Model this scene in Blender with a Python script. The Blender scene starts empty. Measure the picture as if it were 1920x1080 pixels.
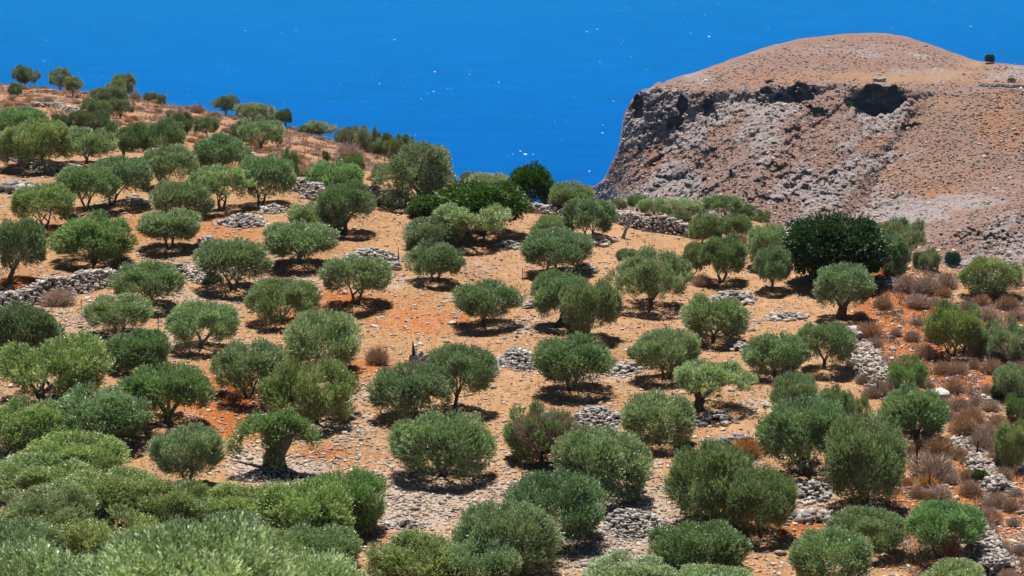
import bpy, math, random
import numpy as np
from mathutils import Vector

# ------------------------------------------------------------------ camera, sky, sun
S = bpy.context.scene
PITCH = math.radians(11.0)
F = 960 / math.tan(math.radians(10.0))          # focal length in photo pixels
cam_data = bpy.data.cameras.new('camera')
cam = bpy.data.objects.new('camera', cam_data)
S.collection.objects.link(cam)
cam.rotation_euler = (math.pi / 2 - PITCH, 0, 0)
cam_data.sensor_width = 36
cam_data.lens = 18 / math.tan(math.radians(10.0))
cam_data.clip_start = 1
cam_data.clip_end = 200000
cam_data.dof.use_dof = True
cam_data.dof.focus_distance = 205
cam_data.dof.aperture_fstop = 5.0
S.camera = cam

SUN_EL, SUN_AZ = math.radians(73), math.radians(-6)   # azimuth clockwise from +Y
world = bpy.data.worlds.new('World'); S.world = world
world.use_nodes = True
wt = world.node_tree
sky = wt.nodes.new('ShaderNodeTexSky'); sky.sky_type = 'NISHITA'; sky.sun_disc = False
sky.sun_elevation = SUN_EL; sky.sun_rotation = SUN_AZ; sky.altitude = 300; sky.air_density = .55; sky.dust_density = .2; sky.ozone_density = 1.6
bg = wt.nodes['Background']; bg.inputs[1].default_value = 0.05
wt.links.new(sky.outputs[0], bg.inputs[0])
sd = bpy.data.lights.new('sun', 'SUN'); sd.energy = 5.0; sd.angle = math.radians(0.5); sd.color = (1, .955, .89)
sun = bpy.data.objects.new('sun', sd); S.collection.objects.link(sun)
tosun = Vector((math.sin(SUN_AZ) * math.cos(SUN_EL), math.cos(SUN_AZ) * math.cos(SUN_EL), math.sin(SUN_EL)))
sun.rotation_euler = tosun.to_track_quat('Z', 'Y').to_euler()
S.view_settings.view_transform = 'Standard'; S.view_settings.look = 'None'
S.view_settings.exposure = 0.5; S.view_settings.gamma = 1
S.cycles.max_bounces = 5; S.cycles.diffuse_bounces = 1; S.cycles.transmission_bounces = 3

rng = np.random.default_rng(7)
random.seed(7)
CP, SP = math.cos(PITCH), math.sin(PITCH)

# ------------------------------------------------------------------ helpers
def ray(px, py):
    a = (np.asarray(px, float) - 960) / F; v = (np.asarray(py, float) - 540) / F
    d = np.stack(np.broadcast_arrays(a, CP - v * SP, -SP - v * CP), -1)
    return d                                      # forward component is d.y
def tan_dep(py): return np.tan(PITCH + np.arctan((np.asarray(py, float) - 540) / F))
def project(p):
    p = np.asarray(p, float); dep = p[..., 1] * CP - p[..., 2] * SP
    return 960 + p[..., 0] / dep * F, 540 - (p[..., 1] * SP + p[..., 2] * CP) / dep * F
def sstep(a, b, x):
    t = np.clip((x - a) / (b - a), 0, 1); return t * t * (3 - 2 * t)

_perm = np.random.default_rng(3).random(65536)
def vnoise(p):                                    # value noise, p (...,3)
    i = np.floor(p).astype(np.int64); f = p - i; f = f * f * (3 - 2 * f)
    def h(dx, dy, dz):
        k = (i[..., 0] + dx) * 73856093 ^ (i[..., 1] + dy) * 19349663 ^ (i[..., 2] + dz) * 83492791
        return _perm[(k ^ (k >> 13)) & 65535]
    x, y, z = f[..., 0], f[..., 1], f[..., 2]
    a = h(0,0,0)*(1-x)+h(1,0,0)*x; b = h(0,1,0)*(1-x)+h(1,1,0)*x
    c = h(0,0,1)*(1-x)+h(1,0,1)*x; d = h(0,1,1)*(1-x)+h(1,1,1)*x
    return (a*(1-y)+b*y)*(1-z)+(c*(1-y)+d*y)*z * 1.0
def fbm(p, o=4):
    s = 0; a = .5; t = 0
    for k in range(o):
        s = s + a * vnoise(p * 2 ** k + 17.3 * k); t += a; a *= .5
    return s / t
def ridged(p, o=4):
    s = 0; a = .5; t = 0
    for k in range(o):
        s = s + a * (1 - np.abs(2 * vnoise(p * 2 ** k + 9.1 * k) - 1)); t += a; a *= .55
    return s / t

def make_mesh(name, V, Q, mats, attrs=None, mat_idx=None, smooth=False):
    me = bpy.data.meshes.new(name)
    V = np.ascontiguousarray(V, dtype=np.float32); Q = np.ascontiguousarray(Q, dtype=np.int32)
    n = Q.shape[1]
    me.vertices.add(len(V)); me.vertices.foreach_set('co', V.ravel())
    me.loops.add(Q.size); me.loops.foreach_set('vertex_index', Q.ravel())
    me.polygons.add(len(Q)); me.polygons.foreach_set('loop_start', np.arange(0, Q.size, n, dtype=np.int32))
    if smooth: me.polygons.foreach_set('use_smooth', np.ones(len(Q), dtype=bool))
    for m in mats: me.materials.append(m)
    if mat_idx is not None: me.polygons.foreach_set('material_index', np.asarray(mat_idx, dtype=np.int32))
    for k, (dom, typ, data) in (attrs or {}).items():
        a = me.attributes.new(k, typ, dom)
        a.data.foreach_set('value' if typ == 'FLOAT' else 'color', np.ascontiguousarray(data, dtype=np.float32).ravel())
    me.update(calc_edges=True)
    return me
def link(name, me, parent=None, loc=(0, 0, 0)):
    o = bpy.data.objects.new(name, me); S.collection.objects.link(o); o.location = loc
    if parent: o.parent = parent
    return o
def tag(o, label=None, cat=None, group=None, kind=None):
    if label: o['label'] = label
    if cat: o['category'] = cat
    if group: o['group'] = group
    if kind: o['kind'] = kind
    return o
def norm(a): return a / np.maximum(np.linalg.norm(a, axis=-1, keepdims=True), 1e-9)

# ------------------------------------------------------------------ materials
class NT:
    def __init__(s, name):
        s.m = bpy.data.materials.new(name); s.m.use_nodes = True; s.t = s.m.node_tree; s.n = s.t.nodes
        s.p = s.n['Principled BSDF']; s.out = s.n['Material Output']
    def new(s, typ, **k):
        x = s.n.new(typ)
        for a, b in k.items(): setattr(x, a, b)
        return x
    def l(s, a, b): s.t.links.new(a, b)
    def coord(s, which='Object'):
        return s.new('ShaderNodeTexCoord').outputs[which]
    def noise(s, scale, detail=3, rough=.55, vec=None, dist=0):
        x = s.new('ShaderNodeTexNoise'); x.inputs['Scale'].default_value = scale
        x.inputs['Detail'].default_value = detail; x.inputs['Roughness'].default_value = rough
        x.inputs['Distortion'].default_value = dist
        if vec is not None: s.l(vec, x.inputs['Vector'])
        return x.outputs['Fac']
    def ramp(s, fac, stops):
        r = s.new('ShaderNodeValToRGB'); e = r.color_ramp.elements
        while len(e) < len(stops): e.new(.5)
        for el, (p, c) in zip(e, stops):
            el.position = p; el.color = (*c, 1) if len(c) == 3 else c
        s.l(fac, r.inputs[0]); return r.outputs[0]
    def mix(s, fac, a, b, mode='MIX'):
        x = s.new('ShaderNodeMix', data_type='RGBA', blend_type=mode)
        for v, i in ((fac, x.inputs[0]), (a, x.inputs[6]), (b, x.inputs[7])):
            if isinstance(v, (int, float)): i.default_value = v
            elif isinstance(v, tuple): i.default_value = (*v, 1)
            else: s.l(v, i)
        return x.outputs[2]
    def math(s, op, a, b=0.0, clamp=False):
        x = s.new('ShaderNodeMath', operation=op, use_clamp=clamp)
        for v, i in ((a, x.inputs[0]), (b, x.inputs[1])):
            if isinstance(v, (int, float)): i.default_value = v
            else: s.l(v, i)
        return x.outputs[0]
    def attr(s, name, typ='GEOMETRY'):
        return s.new('ShaderNodeAttribute', attribute_name=name, attribute_type=typ)
    def bump(s, h, strength, dist):
        b = s.new('ShaderNodeBump'); b.inputs['Strength'].default_value = strength
        b.inputs['Distance'].default_value = dist; s.l(h, b.inputs['Height']); s.l(b.outputs[0], s.p.inputs['Normal'])

def leaf_mat(name, dark, mid, light, back, rough=.5, transl=.22, spec=.4):
    m = NT(name)
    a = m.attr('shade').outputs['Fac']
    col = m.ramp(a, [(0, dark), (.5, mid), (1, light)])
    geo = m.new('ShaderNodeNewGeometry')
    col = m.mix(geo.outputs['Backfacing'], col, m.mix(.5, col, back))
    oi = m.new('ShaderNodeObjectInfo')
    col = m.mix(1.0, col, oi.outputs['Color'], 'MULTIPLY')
    m.l(col, m.p.inputs['Base Color']); m.p.inputs['Roughness'].default_value = rough
    m.p.inputs['Specular IOR Level'].default_value = spec
    tr = m.new('ShaderNodeBsdfTranslucent'); m.l(m.mix(1.0, col, (1.0, 1.25, .55), 'MULTIPLY'), tr.inputs[0])
    mx = m.new('ShaderNodeMixShader'); mx.inputs[0].default_value = transl
    m.l(m.p.outputs[0], mx.inputs[1]); m.l(tr.outputs[0], mx.inputs[2]); m.l(mx.outputs[0], m.out.inputs[0])
    return m.m
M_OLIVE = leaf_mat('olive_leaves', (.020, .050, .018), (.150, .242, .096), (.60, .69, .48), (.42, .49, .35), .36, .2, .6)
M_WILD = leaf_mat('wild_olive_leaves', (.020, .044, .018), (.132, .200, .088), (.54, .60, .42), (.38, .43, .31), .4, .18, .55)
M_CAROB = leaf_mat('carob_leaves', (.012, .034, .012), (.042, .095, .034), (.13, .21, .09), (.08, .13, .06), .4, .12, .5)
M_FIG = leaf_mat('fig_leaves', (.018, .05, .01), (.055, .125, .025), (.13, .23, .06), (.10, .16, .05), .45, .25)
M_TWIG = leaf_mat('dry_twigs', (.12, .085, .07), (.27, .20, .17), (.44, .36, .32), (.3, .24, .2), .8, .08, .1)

def bark():
    m = NT('olive_bark'); c = m.coord()
    n = m.noise(6, 5, .65, c, .8)
    m.l(m.ramp(n, [(.3, (.035, .028, .022)), (.52, (.13, .105, .085)), (.75, (.27, .235, .2))]), m.p.inputs['Base Color'])
    m.p.inputs['Roughness'].default_value = .9; m.bump(n, .8, .08); return m.m
M_BARK = bark()
def stone(name, a, b, c):
    m = NT(name); co = m.coord(); n = m.noise(3.5, 4, .65, co)
    col = m.ramp(n, [(.3, a), (.5, b), (.72, c)])
    v = m.attr('shade').outputs['Fac']
    col = m.mix(1.0, col, m.ramp(v, [(0, (.55, .52, .50)), (1, (1.2, 1.2, 1.2))]), 'MULTIPLY')
    m.l(col, m.p.inputs['Base Color']); m.p.inputs['Roughness'].default_value = .9
    m.bump(m.noise(14, 3, .6, co), .5, .05); return m.m
M_STONE = stone('pale_limestone', (.27, .24, .22), (.46, .42, .385), (.62, .58, .545))
M_STONE2 = stone('warm_limestone', (.28, .20, .15), (.50, .39, .31), (.66, .57, .49))
M_GREY = stone('grey_rock', (.16, .15, .155), (.36, .335, .33), (.54, .51, .50))

def ground_mat():
    m = NT('soil'); c = m.coord()
    sep = m.new('ShaderNodeSeparateColor'); m.l(m.attr('cover').outputs['Color'], sep.inputs[0])
    red, straw, grav = sep.outputs
    n1 = m.noise(.9, 5, .65, c); n2 = m.noise(4.5, 6, .82, c); n3 = m.noise(.28, 4, .6, c)
    base = m.ramp(n2, [(.30, (0.182, 0.079, 0.030)), (.45, (0.321, 0.166, 0.071)), (.56, (0.419, 0.252, 0.130)), (.70, (0.517, 0.384, 0.244))])
    redc = m.ramp(n2, [(.3, (0.198, 0.051, 0.014)), (.5, (0.378, 0.119, 0.028)), (.68, (0.468, 0.178, 0.056)), (.85, (0.522, 0.306, 0.176))])
    strawc = m.ramp(m.noise(9.0, 4, .8, c), [(.3, (0.272, 0.134, 0.069)), (.5, (0.423, 0.243, 0.128)), (.7, (0.514, 0.330, 0.205))])
    gravc = m.ramp(n2, [(.3, (0.209, 0.137, 0.096)), (.45, (0.355, 0.274, 0.213)), (.6, (0.464, 0.389, 0.329)), (.8, (0.525, 0.461, 0.412))])
    def mask(a, n, k=2.2):                        # patchy edges: attribute plus noise, sharpened
        x = m.math('ADD', a, m.math('MULTIPLY', m.math('SUBTRACT', n, .5), 1.7))
        return m.math('MULTIPLY', m.math('SUBTRACT', x, .38), k, True)
    col = m.mix(mask(straw, n1), base, strawc)
    col = m.mix(mask(red, m.math('ADD', m.math('MULTIPLY', n1, .5), m.math('MULTIPLY', n3, .5))), col, redc)
    col = m.mix(mask(grav, n1), col, gravc)
    hillc = m.ramp(n2, [(.30, (0.117, 0.072, 0.053)), (.43, (0.270, 0.145, 0.082)), (.55, (0.423, 0.238, 0.139)), (.70, (0.468, 0.365, 0.320))])
    col = m.mix(m.attr('hill').outputs['Fac'], col, hillc)
    st = m.noise(.13, 6, .7, c, .5)
    col = m.mix(1.0, col, m.ramp(st, [(.3, (.78, .72, .68)), (.5, (1, .98, .96)), (.7, (1.12, 1.12, 1.12))]), 'MULTIPLY')
    # loose pale chips
    vo = m.new('ShaderNodeTexVoronoi'); vo.inputs['Scale'].default_value = 5.0; vo.inputs['Randomness'].default_value = 1
    m.l(c, vo.inputs['Vector'])
    sc = m.new('ShaderNodeSeparateColor'); m.l(vo.outputs['Color'], sc.inputs[0])
    chip = m.math('MULTIPLY', m.math('LESS_THAN', vo.outputs['Distance'], .34), m.math('GREATER_THAN', sc.outputs[0], m.math('SUBTRACT', .74, m.math('MULTIPLY', grav, .45))))
    col = m.mix(m.math('MULTIPLY', chip, .8), col, m.ramp(sc.outputs[1], [(0, (.28, .20, .15)), (1, (.62, .55, .48))]))
    m.l(col, m.p.inputs['Base Color']); m.p.inputs['Roughness'].default_value = .95
    m.p.inputs['Specular IOR Level'].default_value = .15
    h = m.math('ADD', m.math('MULTIPLY', m.noise(3.2, 5, .7, c), .16), m.math('MULTIPLY', chip, .05))
    m.bump(h, 1.0, 1.0); return m.m
M_GROUND = ground_mat()

def head_mat():
    m = NT('headland_rock_and_soil'); c = m.coord()
    sep = m.new('ShaderNodeSeparateColor'); m.l(m.attr('cover').outputs['Color'], sep.inputs[0])
    rock, red, straw = sep.outputs
    n2 = m.noise(.75, 7, .8, c); n1 = m.noise(.09, 5, .62, c); n4 = m.noise(.30, 5, .7, c)
    soil = m.ramp(n2, [(.30, (0.109, 0.066, 0.057)), (.44, (0.235, 0.139, 0.106)), (.56, (0.361, 0.217, 0.163)), (.72, (0.487, 0.353, 0.299))])
    rockc = m.ramp(n2, [(.28, (0.084, 0.072, 0.080)), (.43, (0.252, 0.205, 0.202)), (.55, (0.420, 0.353, 0.336)), (.74, (0.622, 0.541, 0.521))])
    redc = m.ramp(n2, [(.3, (0.204, 0.093, 0.051)), (.5, (0.374, 0.187, 0.102)), (.75, (0.459, 0.289, 0.196))])
    stc = m.ramp(n2, [(.3, (0.289, 0.168, 0.097)), (.5, (0.399, 0.244, 0.141)), (.75, (0.468, 0.319, 0.211))])
    def mask(a, n, k=2.5):
        x = m.math('ADD', a, m.math('MULTIPLY', m.math('SUBTRACT', n, .5), 1.5))
        return m.math('MULTIPLY', m.math('SUBTRACT', x, .4), k, True)
    col = m.mix(mask(red, n1), soil, redc)
    pt = m.noise(.022, 5, .62, c, .6)
    col = m.mix(m.math('MULTIPLY', m.math('SUBTRACT', pt, .47), 4.0, True), col, m.mix(.55, col, (.34, .27, .26)))
    col = m.mix(mask(rock, n4), col, rockc)
    col = m.mix(m.math('MULTIPLY', straw, .9), col, stc)
    m.l(col, m.p.inputs['Base Color']); m.p.inputs['Roughness'].default_value = .95
    m.p.inputs['Specular IOR Level'].default_value = .1
    m.bump(m.noise(.7, 5, .75, c), .9, 1.6); return m.m
M_HEAD = head_mat()

def sea_mat():
    m = NT('sea_water'); c = m.coord()
    mp = m.new('ShaderNodeMapping'); mp.inputs['Scale'].default_value = (.018, .030, .03); m.l(c, mp.inputs[0])
    n = m.noise(1.0, 8, .68, mp.outputs[0], .4)
    mp2 = m.new('ShaderNodeMapping'); mp2.inputs['Scale'].default_value = (.0011, .0006, .001); m.l(c, mp2.inputs[0])
    big = m.noise(1.0, 4, .6, mp2.outputs[0])
    col = m.mix(m.math('MULTIPLY', m.math('SUBTRACT', m.math('ADD', m.math('MULTIPLY', n, .7), m.math('MULTIPLY', big, .3)), .35), 3.0, True),
                (.0, .038, .235), (.0, .066, .345))
    df = m.new('ShaderNodeBsdfDiffuse'); gl = m.new('ShaderNodeBsdfGlossy'); gl.inputs['Roughness'].default_value = .35
    m.l(col, df.inputs[0]); lw = m.new('ShaderNodeFresnel'); lw.inputs['IOR'].default_value = 1.33
    bp = m.new('ShaderNodeBump'); bp.inputs['Strength'].default_value = .5; bp.inputs['Distance'].default_value = 2.5
    m.l(n, bp.inputs['Height']); m.l(bp.outputs[0], df.inputs['Normal']); m.l(bp.outputs[0], gl.inputs['Normal'])
    gl.inputs[0].default_value = (.0, .8, 1, 1)
    mx = m.new('ShaderNodeMixShader'); m.l(m.math('MULTIPLY', lw.outputs[0], .36), mx.inputs[0])
    m.l(df.outputs[0], mx.inputs[1]); m.l(gl.outputs[0], mx.inputs[2]); m.l(mx.outputs[0], m.out.inputs[0])
    return m.m
M_SEA = sea_mat()
def flat_mat(name, col, rough=.8):
    m = NT(name); n = m.noise(7, 3, .6, m.coord())
    m.l(m.ramp(n, [(.3, tuple(x * .75 for x in col)), (.7, tuple(min(1, x * 1.15) for x in col))]), m.p.inputs['Base Color'])
    m.p.inputs['Roughness'].default_value = rough; return m.m
M_FOAM = flat_mat('foam', (.32, .48, .60))
M_RUST = flat_mat('rusty_iron', (.06, .03, .02))
M_DEAD = flat_mat('dead_grey_wood', (.32, .29, .27))

# ------------------------------------------------------------------ near terrain (hillside with the grove)
def plane_D(py): return 48.3 / (tan_dep(py) + .06)
COLS = {  # px : list of (py, D or None for the plane), last = the crest
 -400: [(300, None), (250, 262), (200, 300), (150, 345)],
 0:    [(300, None), (250, 258), (200, 296), (156, 338)],
 160:  [(300, None), (250, 259), (205, 296), (168, 334)],
 300:  [(330, None), (250, 262), (215, 295), (186, 328)],
 430:  [(335, None), (270, 258), (240, 288), (213, 318)],
 560:  [(345, None), (290, 250), (262, 276), (238, 306)],
 700:  [(365, None), (320, 240), (298, 262), (274, 290)],
 800:  [(380, None), (350, 232), (325, 248), (305, 268)],
 900:  [(390, None), (365, 226), (352, 238), (345, 250)],
 1000: [(400, None), (385, 215), (380, 218), (376, 223)],
 1130: [(410, None), (400, 212), (393, 216), (387, 222)],
 1300: [(440, None), (415, 208), (405, 215), (398, 224)],
 1430: [(445, None), (430, 205), (421, 211), (415, 219)],
 1560: [(460, None), (450, 204), (444, 208), (438, 213)],
 1700: [(490, None), (484, 200), (479, 203), (474, 207)],
 1800: [(530, None), (522, 193), (516, 196), (512, 200)],
 1920: [(560, None), (554, 188), (548, 191), (544, 195)],
 2300: [(600, None), (590, 183), (585, 186), (580, 190)],
}
Dg = np.concatenate([np.arange(-60, 0, 6.), np.arange(0, 100, 2.5), np.arange(100, 345, .62), np.arange(345, 480, 3.), np.arange(480, 1500, 20.)])
colpx = sorted(COLS)
prof = []
for px in colpx:
    rows = [(1500, 104.0), (1300, None)] + [(y, None) for y in (1180, 1080, 1000, 900, 800, 700, 600, 500) if y > COLS[px][0][0] + 40] + COLS[px]
    D = []; Z = []
    for y, d in rows:
        d = float(plane_D(y)) if d is None else d
        D.append(d); Z.append(-d * float(tan_dep(y)))
    De, Ze = D[-1], Z[-1]
    D = [-60, 0, 12, 30, 60, 88] + D[1:] + [De + 8, De + 25, De + 60, De + 600, 1600]
    Z = [14, -1.9, -6.5, -15, -28.5, -39] + Z[1:] + [Ze - 1.6, Ze - 9, Ze - 34, -372, -430]
    o = np.argsort(D)
    prof.append(np.interp(Dg, np.array(D)[o], np.array(Z)[o]))
prof = np.array(prof)
ug = np.linspace(-.30, .34, 620)
colu = (np.array(colpx) - 960) / F / CP
Zg = np.array([[0.0]])
Zg = np.stack([np.interp(ug, colu, prof[:, j]) for j in range(len(Dg))], 1)
def blur(a, ax, n, it=3):
    for _ in range(it):
        k = np.pad(a, [(n, n) if i == ax else (0, 0) for i in (0, 1)], mode='edge')
        cs = np.cumsum(k, axis=ax); cs = np.insert(cs, 0, 0, axis=ax)
        a = (np.take(cs, range(2 * n + 1, cs.shape[ax]), ax) - np.take(cs, range(0, cs.shape[ax] - 2 * n - 1), ax)) / (2 * n + 1)
    return a
Zg = blur(blur(Zg, 0, 9), 1, 3)
U, DD = np.meshgrid(ug, Dg, indexing='ij')
XX = U * DD
P3 = np.stack([XX, DD, 0 * XX], -1)
near = sstep(60, 110, DD)
Zg = Zg + near * ((fbm(P3 / 14) - .5) * 1.0 * (1 - sstep(235, 260, DD) * .6) + (fbm(P3 / 3.2 + 5, 3) - .5) * .32 + (fbm(P3 / .9 + 2, 2) - .5) * .13)
def tz(x, y):
    x = np.asarray(x, float); y = np.asarray(y, float)
    u = x / np.maximum(y, 1); i = np.clip((u - ug[0]) / (ug[1] - ug[0]), 0, len(ug) - 1.001)
    j = np.clip(np.interp(y, Dg, np.arange(len(Dg))), 0, len(Dg) - 1.001)
    i0 = i.astype(int); j0 = j.astype(int); fi = i - i0; fj = j - j0
    return (Zg[i0, j0]*(1-fi)+Zg[i0+1, j0]*fi)*(1-fj)+(Zg[i0, j0+1]*(1-fi)+Zg[i0+1, j0+1]*fi)*fj
_ys = np.concatenate([np.arange(60, 420, .25), np.arange(420, 700, 4.)])
def hit(px, py):
    """point of the near hillside seen at a photo pixel"""
    d = ray(px, py); x = _ys * d[0] / d[1]; z = _ys * d[2] / d[1]
    below = np.nonzero(z < tz(x, _ys))[0]
    if len(below) == 0 or _ys[below[0]] > 400:     # above the crest: take the nearest approach
        k = int(np.argmin(np.where(_ys < 345, z - tz(x, _ys), 1e9)))
    else: k = below[0]
    y = _ys[k]; return np.array([x[k], y, float(tz(x[k], y))])
def px_per_m(p): return F / (p[1] * CP - p[2] * SP)

def grid_faces(nu, nv):
    i = np.arange(nu - 1)[:, None] * nv + np.arange(nv - 1)[None, :]
    return np.stack([i, i + nv, i + nv + 1, i + 1], -1).reshape(-1, 4)
PX, PY = project(np.stack([XX, np.maximum(DD, 30), Zg], -1))
def blobs(lst, px, py):
    v = np.zeros_like(px)
    for x, y, rx, ry, w in lst: v = np.maximum(v, w * np.exp(-(((px - x) / rx) ** 2 + ((py - y) / ry) ** 2) * .9))
    return v
RED = [(760,590,110,34,.5),(690,560,60,14,.4),(800,620,60,16,.5),(420,745,60,55,1),(430,800,70,30,.7),(640,560,70,22,.55),(560,600,80,25,.5),(1690,590,80,80,1),(1660,540,50,30,.9),(1720,650,70,50,1),
 (1800,720,90,50,.9),(1890,850,60,60,1),(1860,930,90,80,1),(1900,1000,80,90,1),(1600,985,70,35,.9),(1460,985,60,25,.9),(740,1000,60,14,1),(1760,1050,60,30,.9),(1640,880,30,60,.5),
 (40,535,60,18,.8),(330,755,60,25,.6),(1060,640,40,14,.6),(600,850,50,15,.6),(110,430,50,12,.5),(700,690,60,20,.6),(860,600,60,18,.5),(1890,600,90,60,.7),(1660,470,30,60,.9),
 (760,800,60,20,.45),(300,590,80,16,.4),(880,830,60,30,.45),(1290,650,40,16,.5),(1000,850,40,30,.4),(470,330,300,60,.25),(330,430,200,30,.45),(560,510,150,22,.4),(1720,950,60,60,.8)]
RED += [(2050,700,160,200,.9),(2100,1000,200,200,.8),(-200,600,150,60,.5)]
STRAW = [(2250,800,150,300,.6),(-200,800,200,200,.5),(1300,470,300,60,.9),(1000,420,200,40,.8),(1500,560,140,50,.9),(930,480,160,40,.6),(1150,600,180,40,.6),(480,370,140,25,.5),(1450,700,160,60,.7),(1200,700,120,40,.5),
 (150,210,400,50,.6),(600,290,200,40,.5),(1370,800,60,50,.6),(1690,880,40,60,.7),(1000,700,120,50,.55),(900,560,150,40,.35)]
GRAV = [(200,640,220,30,.5),(350,560,120,18,.5),(620,520,90,16,.5),(1000,610,90,20,.45),(1130,700,120,20,.45),(880,500,90,14,.4),(1350,610,90,20,.45),(650,740,60,20,.5),(1400,860,60,30,.5),(2150,850,250,300,.5),(-150,700,150,300,.5),(770,950,160,60,.85),(1180,970,90,80,1),(1120,1040,90,40,.9),(540,885,90,25,1),(470,870,50,30,.9),(830,860,150,60,.45),(90,1000,80,60,.4),(640,800,120,40,.4),(720,530,70,18,.5),
 (150,600,150,30,.4),(1000,930,120,40,.6),(430,500,120,25,.5),(1500,930,60,25,.9),(600,960,80,30,.6),(1850,1040,40,40,.8),(240,590,120,25,.4),(1420,760,50,20,.5),(40,350,50,25,.5)]
infr = ((PY > 100)).astype(float)
cr = blobs(RED, PX, PY) * infr * 1.25; cs = blobs(STRAW, PX, PY) * infr; cg = blobs(GRAV, PX, PY) * infr
cover = np.stack([cr + .16, cs + .24, cg + .16, np.ones_like(cr)], -1)
V = np.stack([XX, DD, Zg], -1).reshape(-1, 3)
crestD = np.interp(ug, colu, [COLS[p][-1][1] for p in colpx])[:, None]
hillv = np.maximum(sstep(228, 258, DD), sstep(-2, 8, DD - crestD)) * .9
gm = make_mesh('ground', V, grid_faces(len(ug), len(Dg)), [M_GROUND], {'cover': ('POINT', 'FLOAT_COLOR', cover.reshape(-1, 4)), 'hill': ('POINT', 'FLOAT', hillv.ravel())}, smooth=True)
ground = tag(link('ground', gm), kind='structure')

# ------------------------------------------------------------------ sea
SEA_Z = -350.0
sx = np.array([-9000, 9000.]); sy = np.array([-2000, 16000.])
Vs = np.array([(x, y, SEA_Z) for x in sx for y in sy])
sea = tag(link('sea', make_mesh('sea', Vs, np.array([[0, 2, 3, 1]]), [M_SEA])), kind='structure')
caps = []
for k in range(900):
    px = rng.uniform(-60, 1980); py = rng.beta(1.0, 1.5) * 330
    caps.append((px, py, rng.uniform(.3, 1.7) * (1.6 if rng.random() < .12 else 1)))
caps += [(985,290,7.5),(976,284,4),(460,58,4),(555,58,3),(528,63,3),(813,172,4),(935,155,4),(712,158,3),(1000,290,3),(1105,322,4),(740,75,4),(815,135,5),(1150,190,3),(1130,250,4),(1100,60,4),(962,290,3),(1120,55,4),(790,186,3),(1820,50,4),(1330,69,6),(880,140,3)]
vs, qs = [], []
for px, py, r in caps:
    d = ray(px, py); t = SEA_Z / d[2]; c = d * t; a = r * t / F * .6; b = max(r * .25, .3) * t / F / .13
    n = 7; base = len(vs)
    sk = rng.uniform(-.4, .4)
    for i in range(8):
        an = 2 * math.pi * i / 8; rr = rng.uniform(.55, 1.05)
        vs.append((c[0] + math.cos(an) * a * rr, c[1] + math.sin(an) * b * rr + math.cos(an) * sk * a, SEA_Z + .4))
    qs += [(base, base + 1, base + 2, base + 3), (base, base + 3, base + 4, base + 7), (base + 4, base + 5, base + 6, base + 7)]
foam = tag(link('foam', make_mesh('foam', np.array(vs), np.array(qs), [M_FOAM])), 'scattered white wave crests on the deep blue sea', 'foam', kind='stuff')

# ------------------------------------------------------------------ rocky headland
SIL = [(1040,470),(1080,372),(1108,354),(1125,345),(1140,325),(1152,300),(1163,272),(1168,240),(1172,212),(1182,192),(1194,176),(1210,166),(1250,152),(1300,138),(1340,124),(1390,106),(1440,88),(1500,74),(1560,66),(1620,62),(1660,62),(1700,69),(1740,82),(1790,100),(1835,115),(1870,118),(1920,123),(2020,135),(2200,170),(2500,240)]
sxp = np.array([p[0] for p in SIL]); syp = np.array([p[1] for p in SIL])
hx = np.concatenate([np.arange(1040, 1240, 1.2), np.arange(1240, 1940, 1.7), np.arange(1940, 2500, 4.)])
NV = 320
tt = np.linspace(0, 1, NV) ** 1.0
HX = np.repeat(hx[:, None], NV, 1)
top = np.interp(hx, sxp, syp) + (fbm(np.stack([hx / 14, 0 * hx, 0 * hx], -1), 3) - .5) * 7 * np.where(hx < 1250, 1.6, .35)
bot = 700.0
HY = top[:, None] + (bot - top[:, None]) * tt[None, :]
cl = np.interp(hx, [1040,1170,1210,1250,1300,1400,1500,1560,1600,1640,1700,1740,1800,1900,2500], [400,175,166,168,172,167,160,155,160,161,166,172,178,168,260])[:, None]
q = HY - cl                                        # pixels below the cliff edge
cliff_h = np.interp(hx, [1040, 1170, 1250, 1330, 1420, 1500, 1580, 1640, 1700, 1760, 1850], [150, 150, 110, 25, 10, 30, 8, 46, 18, 4, 2])[:, None]
dome = np.where(q < 0, -q, 0)
Dh = 1330 + dome * .95 + (dome * .07) ** 2 * 1.2
under = np.maximum(q, 0)
Dh = Dh - np.minimum(under, cliff_h) * .21 - np.maximum(under - cliff_h, 0) * .50
# the promontory's end turns away from the viewer
Dh = Dh + np.clip((1240 - HX) / 70, 0, 3) ** 2 * 14 + sstep(1420, 1200, HX) * 22
# nearer rocky spur at lower right
ln = np.interp(hx, [1440, 1500, 1600, 1700, 1800, 1920, 2500], [470, 437, 412, 380, 348, 308, 120])[:, None]
spur = sstep(-6, 90, HY - ln) * sstep(1430, 1600, HX)
Dh = Dh - spur * (40 + (HX - 1430) * .09) 
# gully lines running down
Dh = Dh + 10 * np.exp(-((HX - (1750 - (HY - 160) * .55)) / 26) ** 2) * sstep(0, 60, q) * sstep(430, 330, HY)
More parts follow.
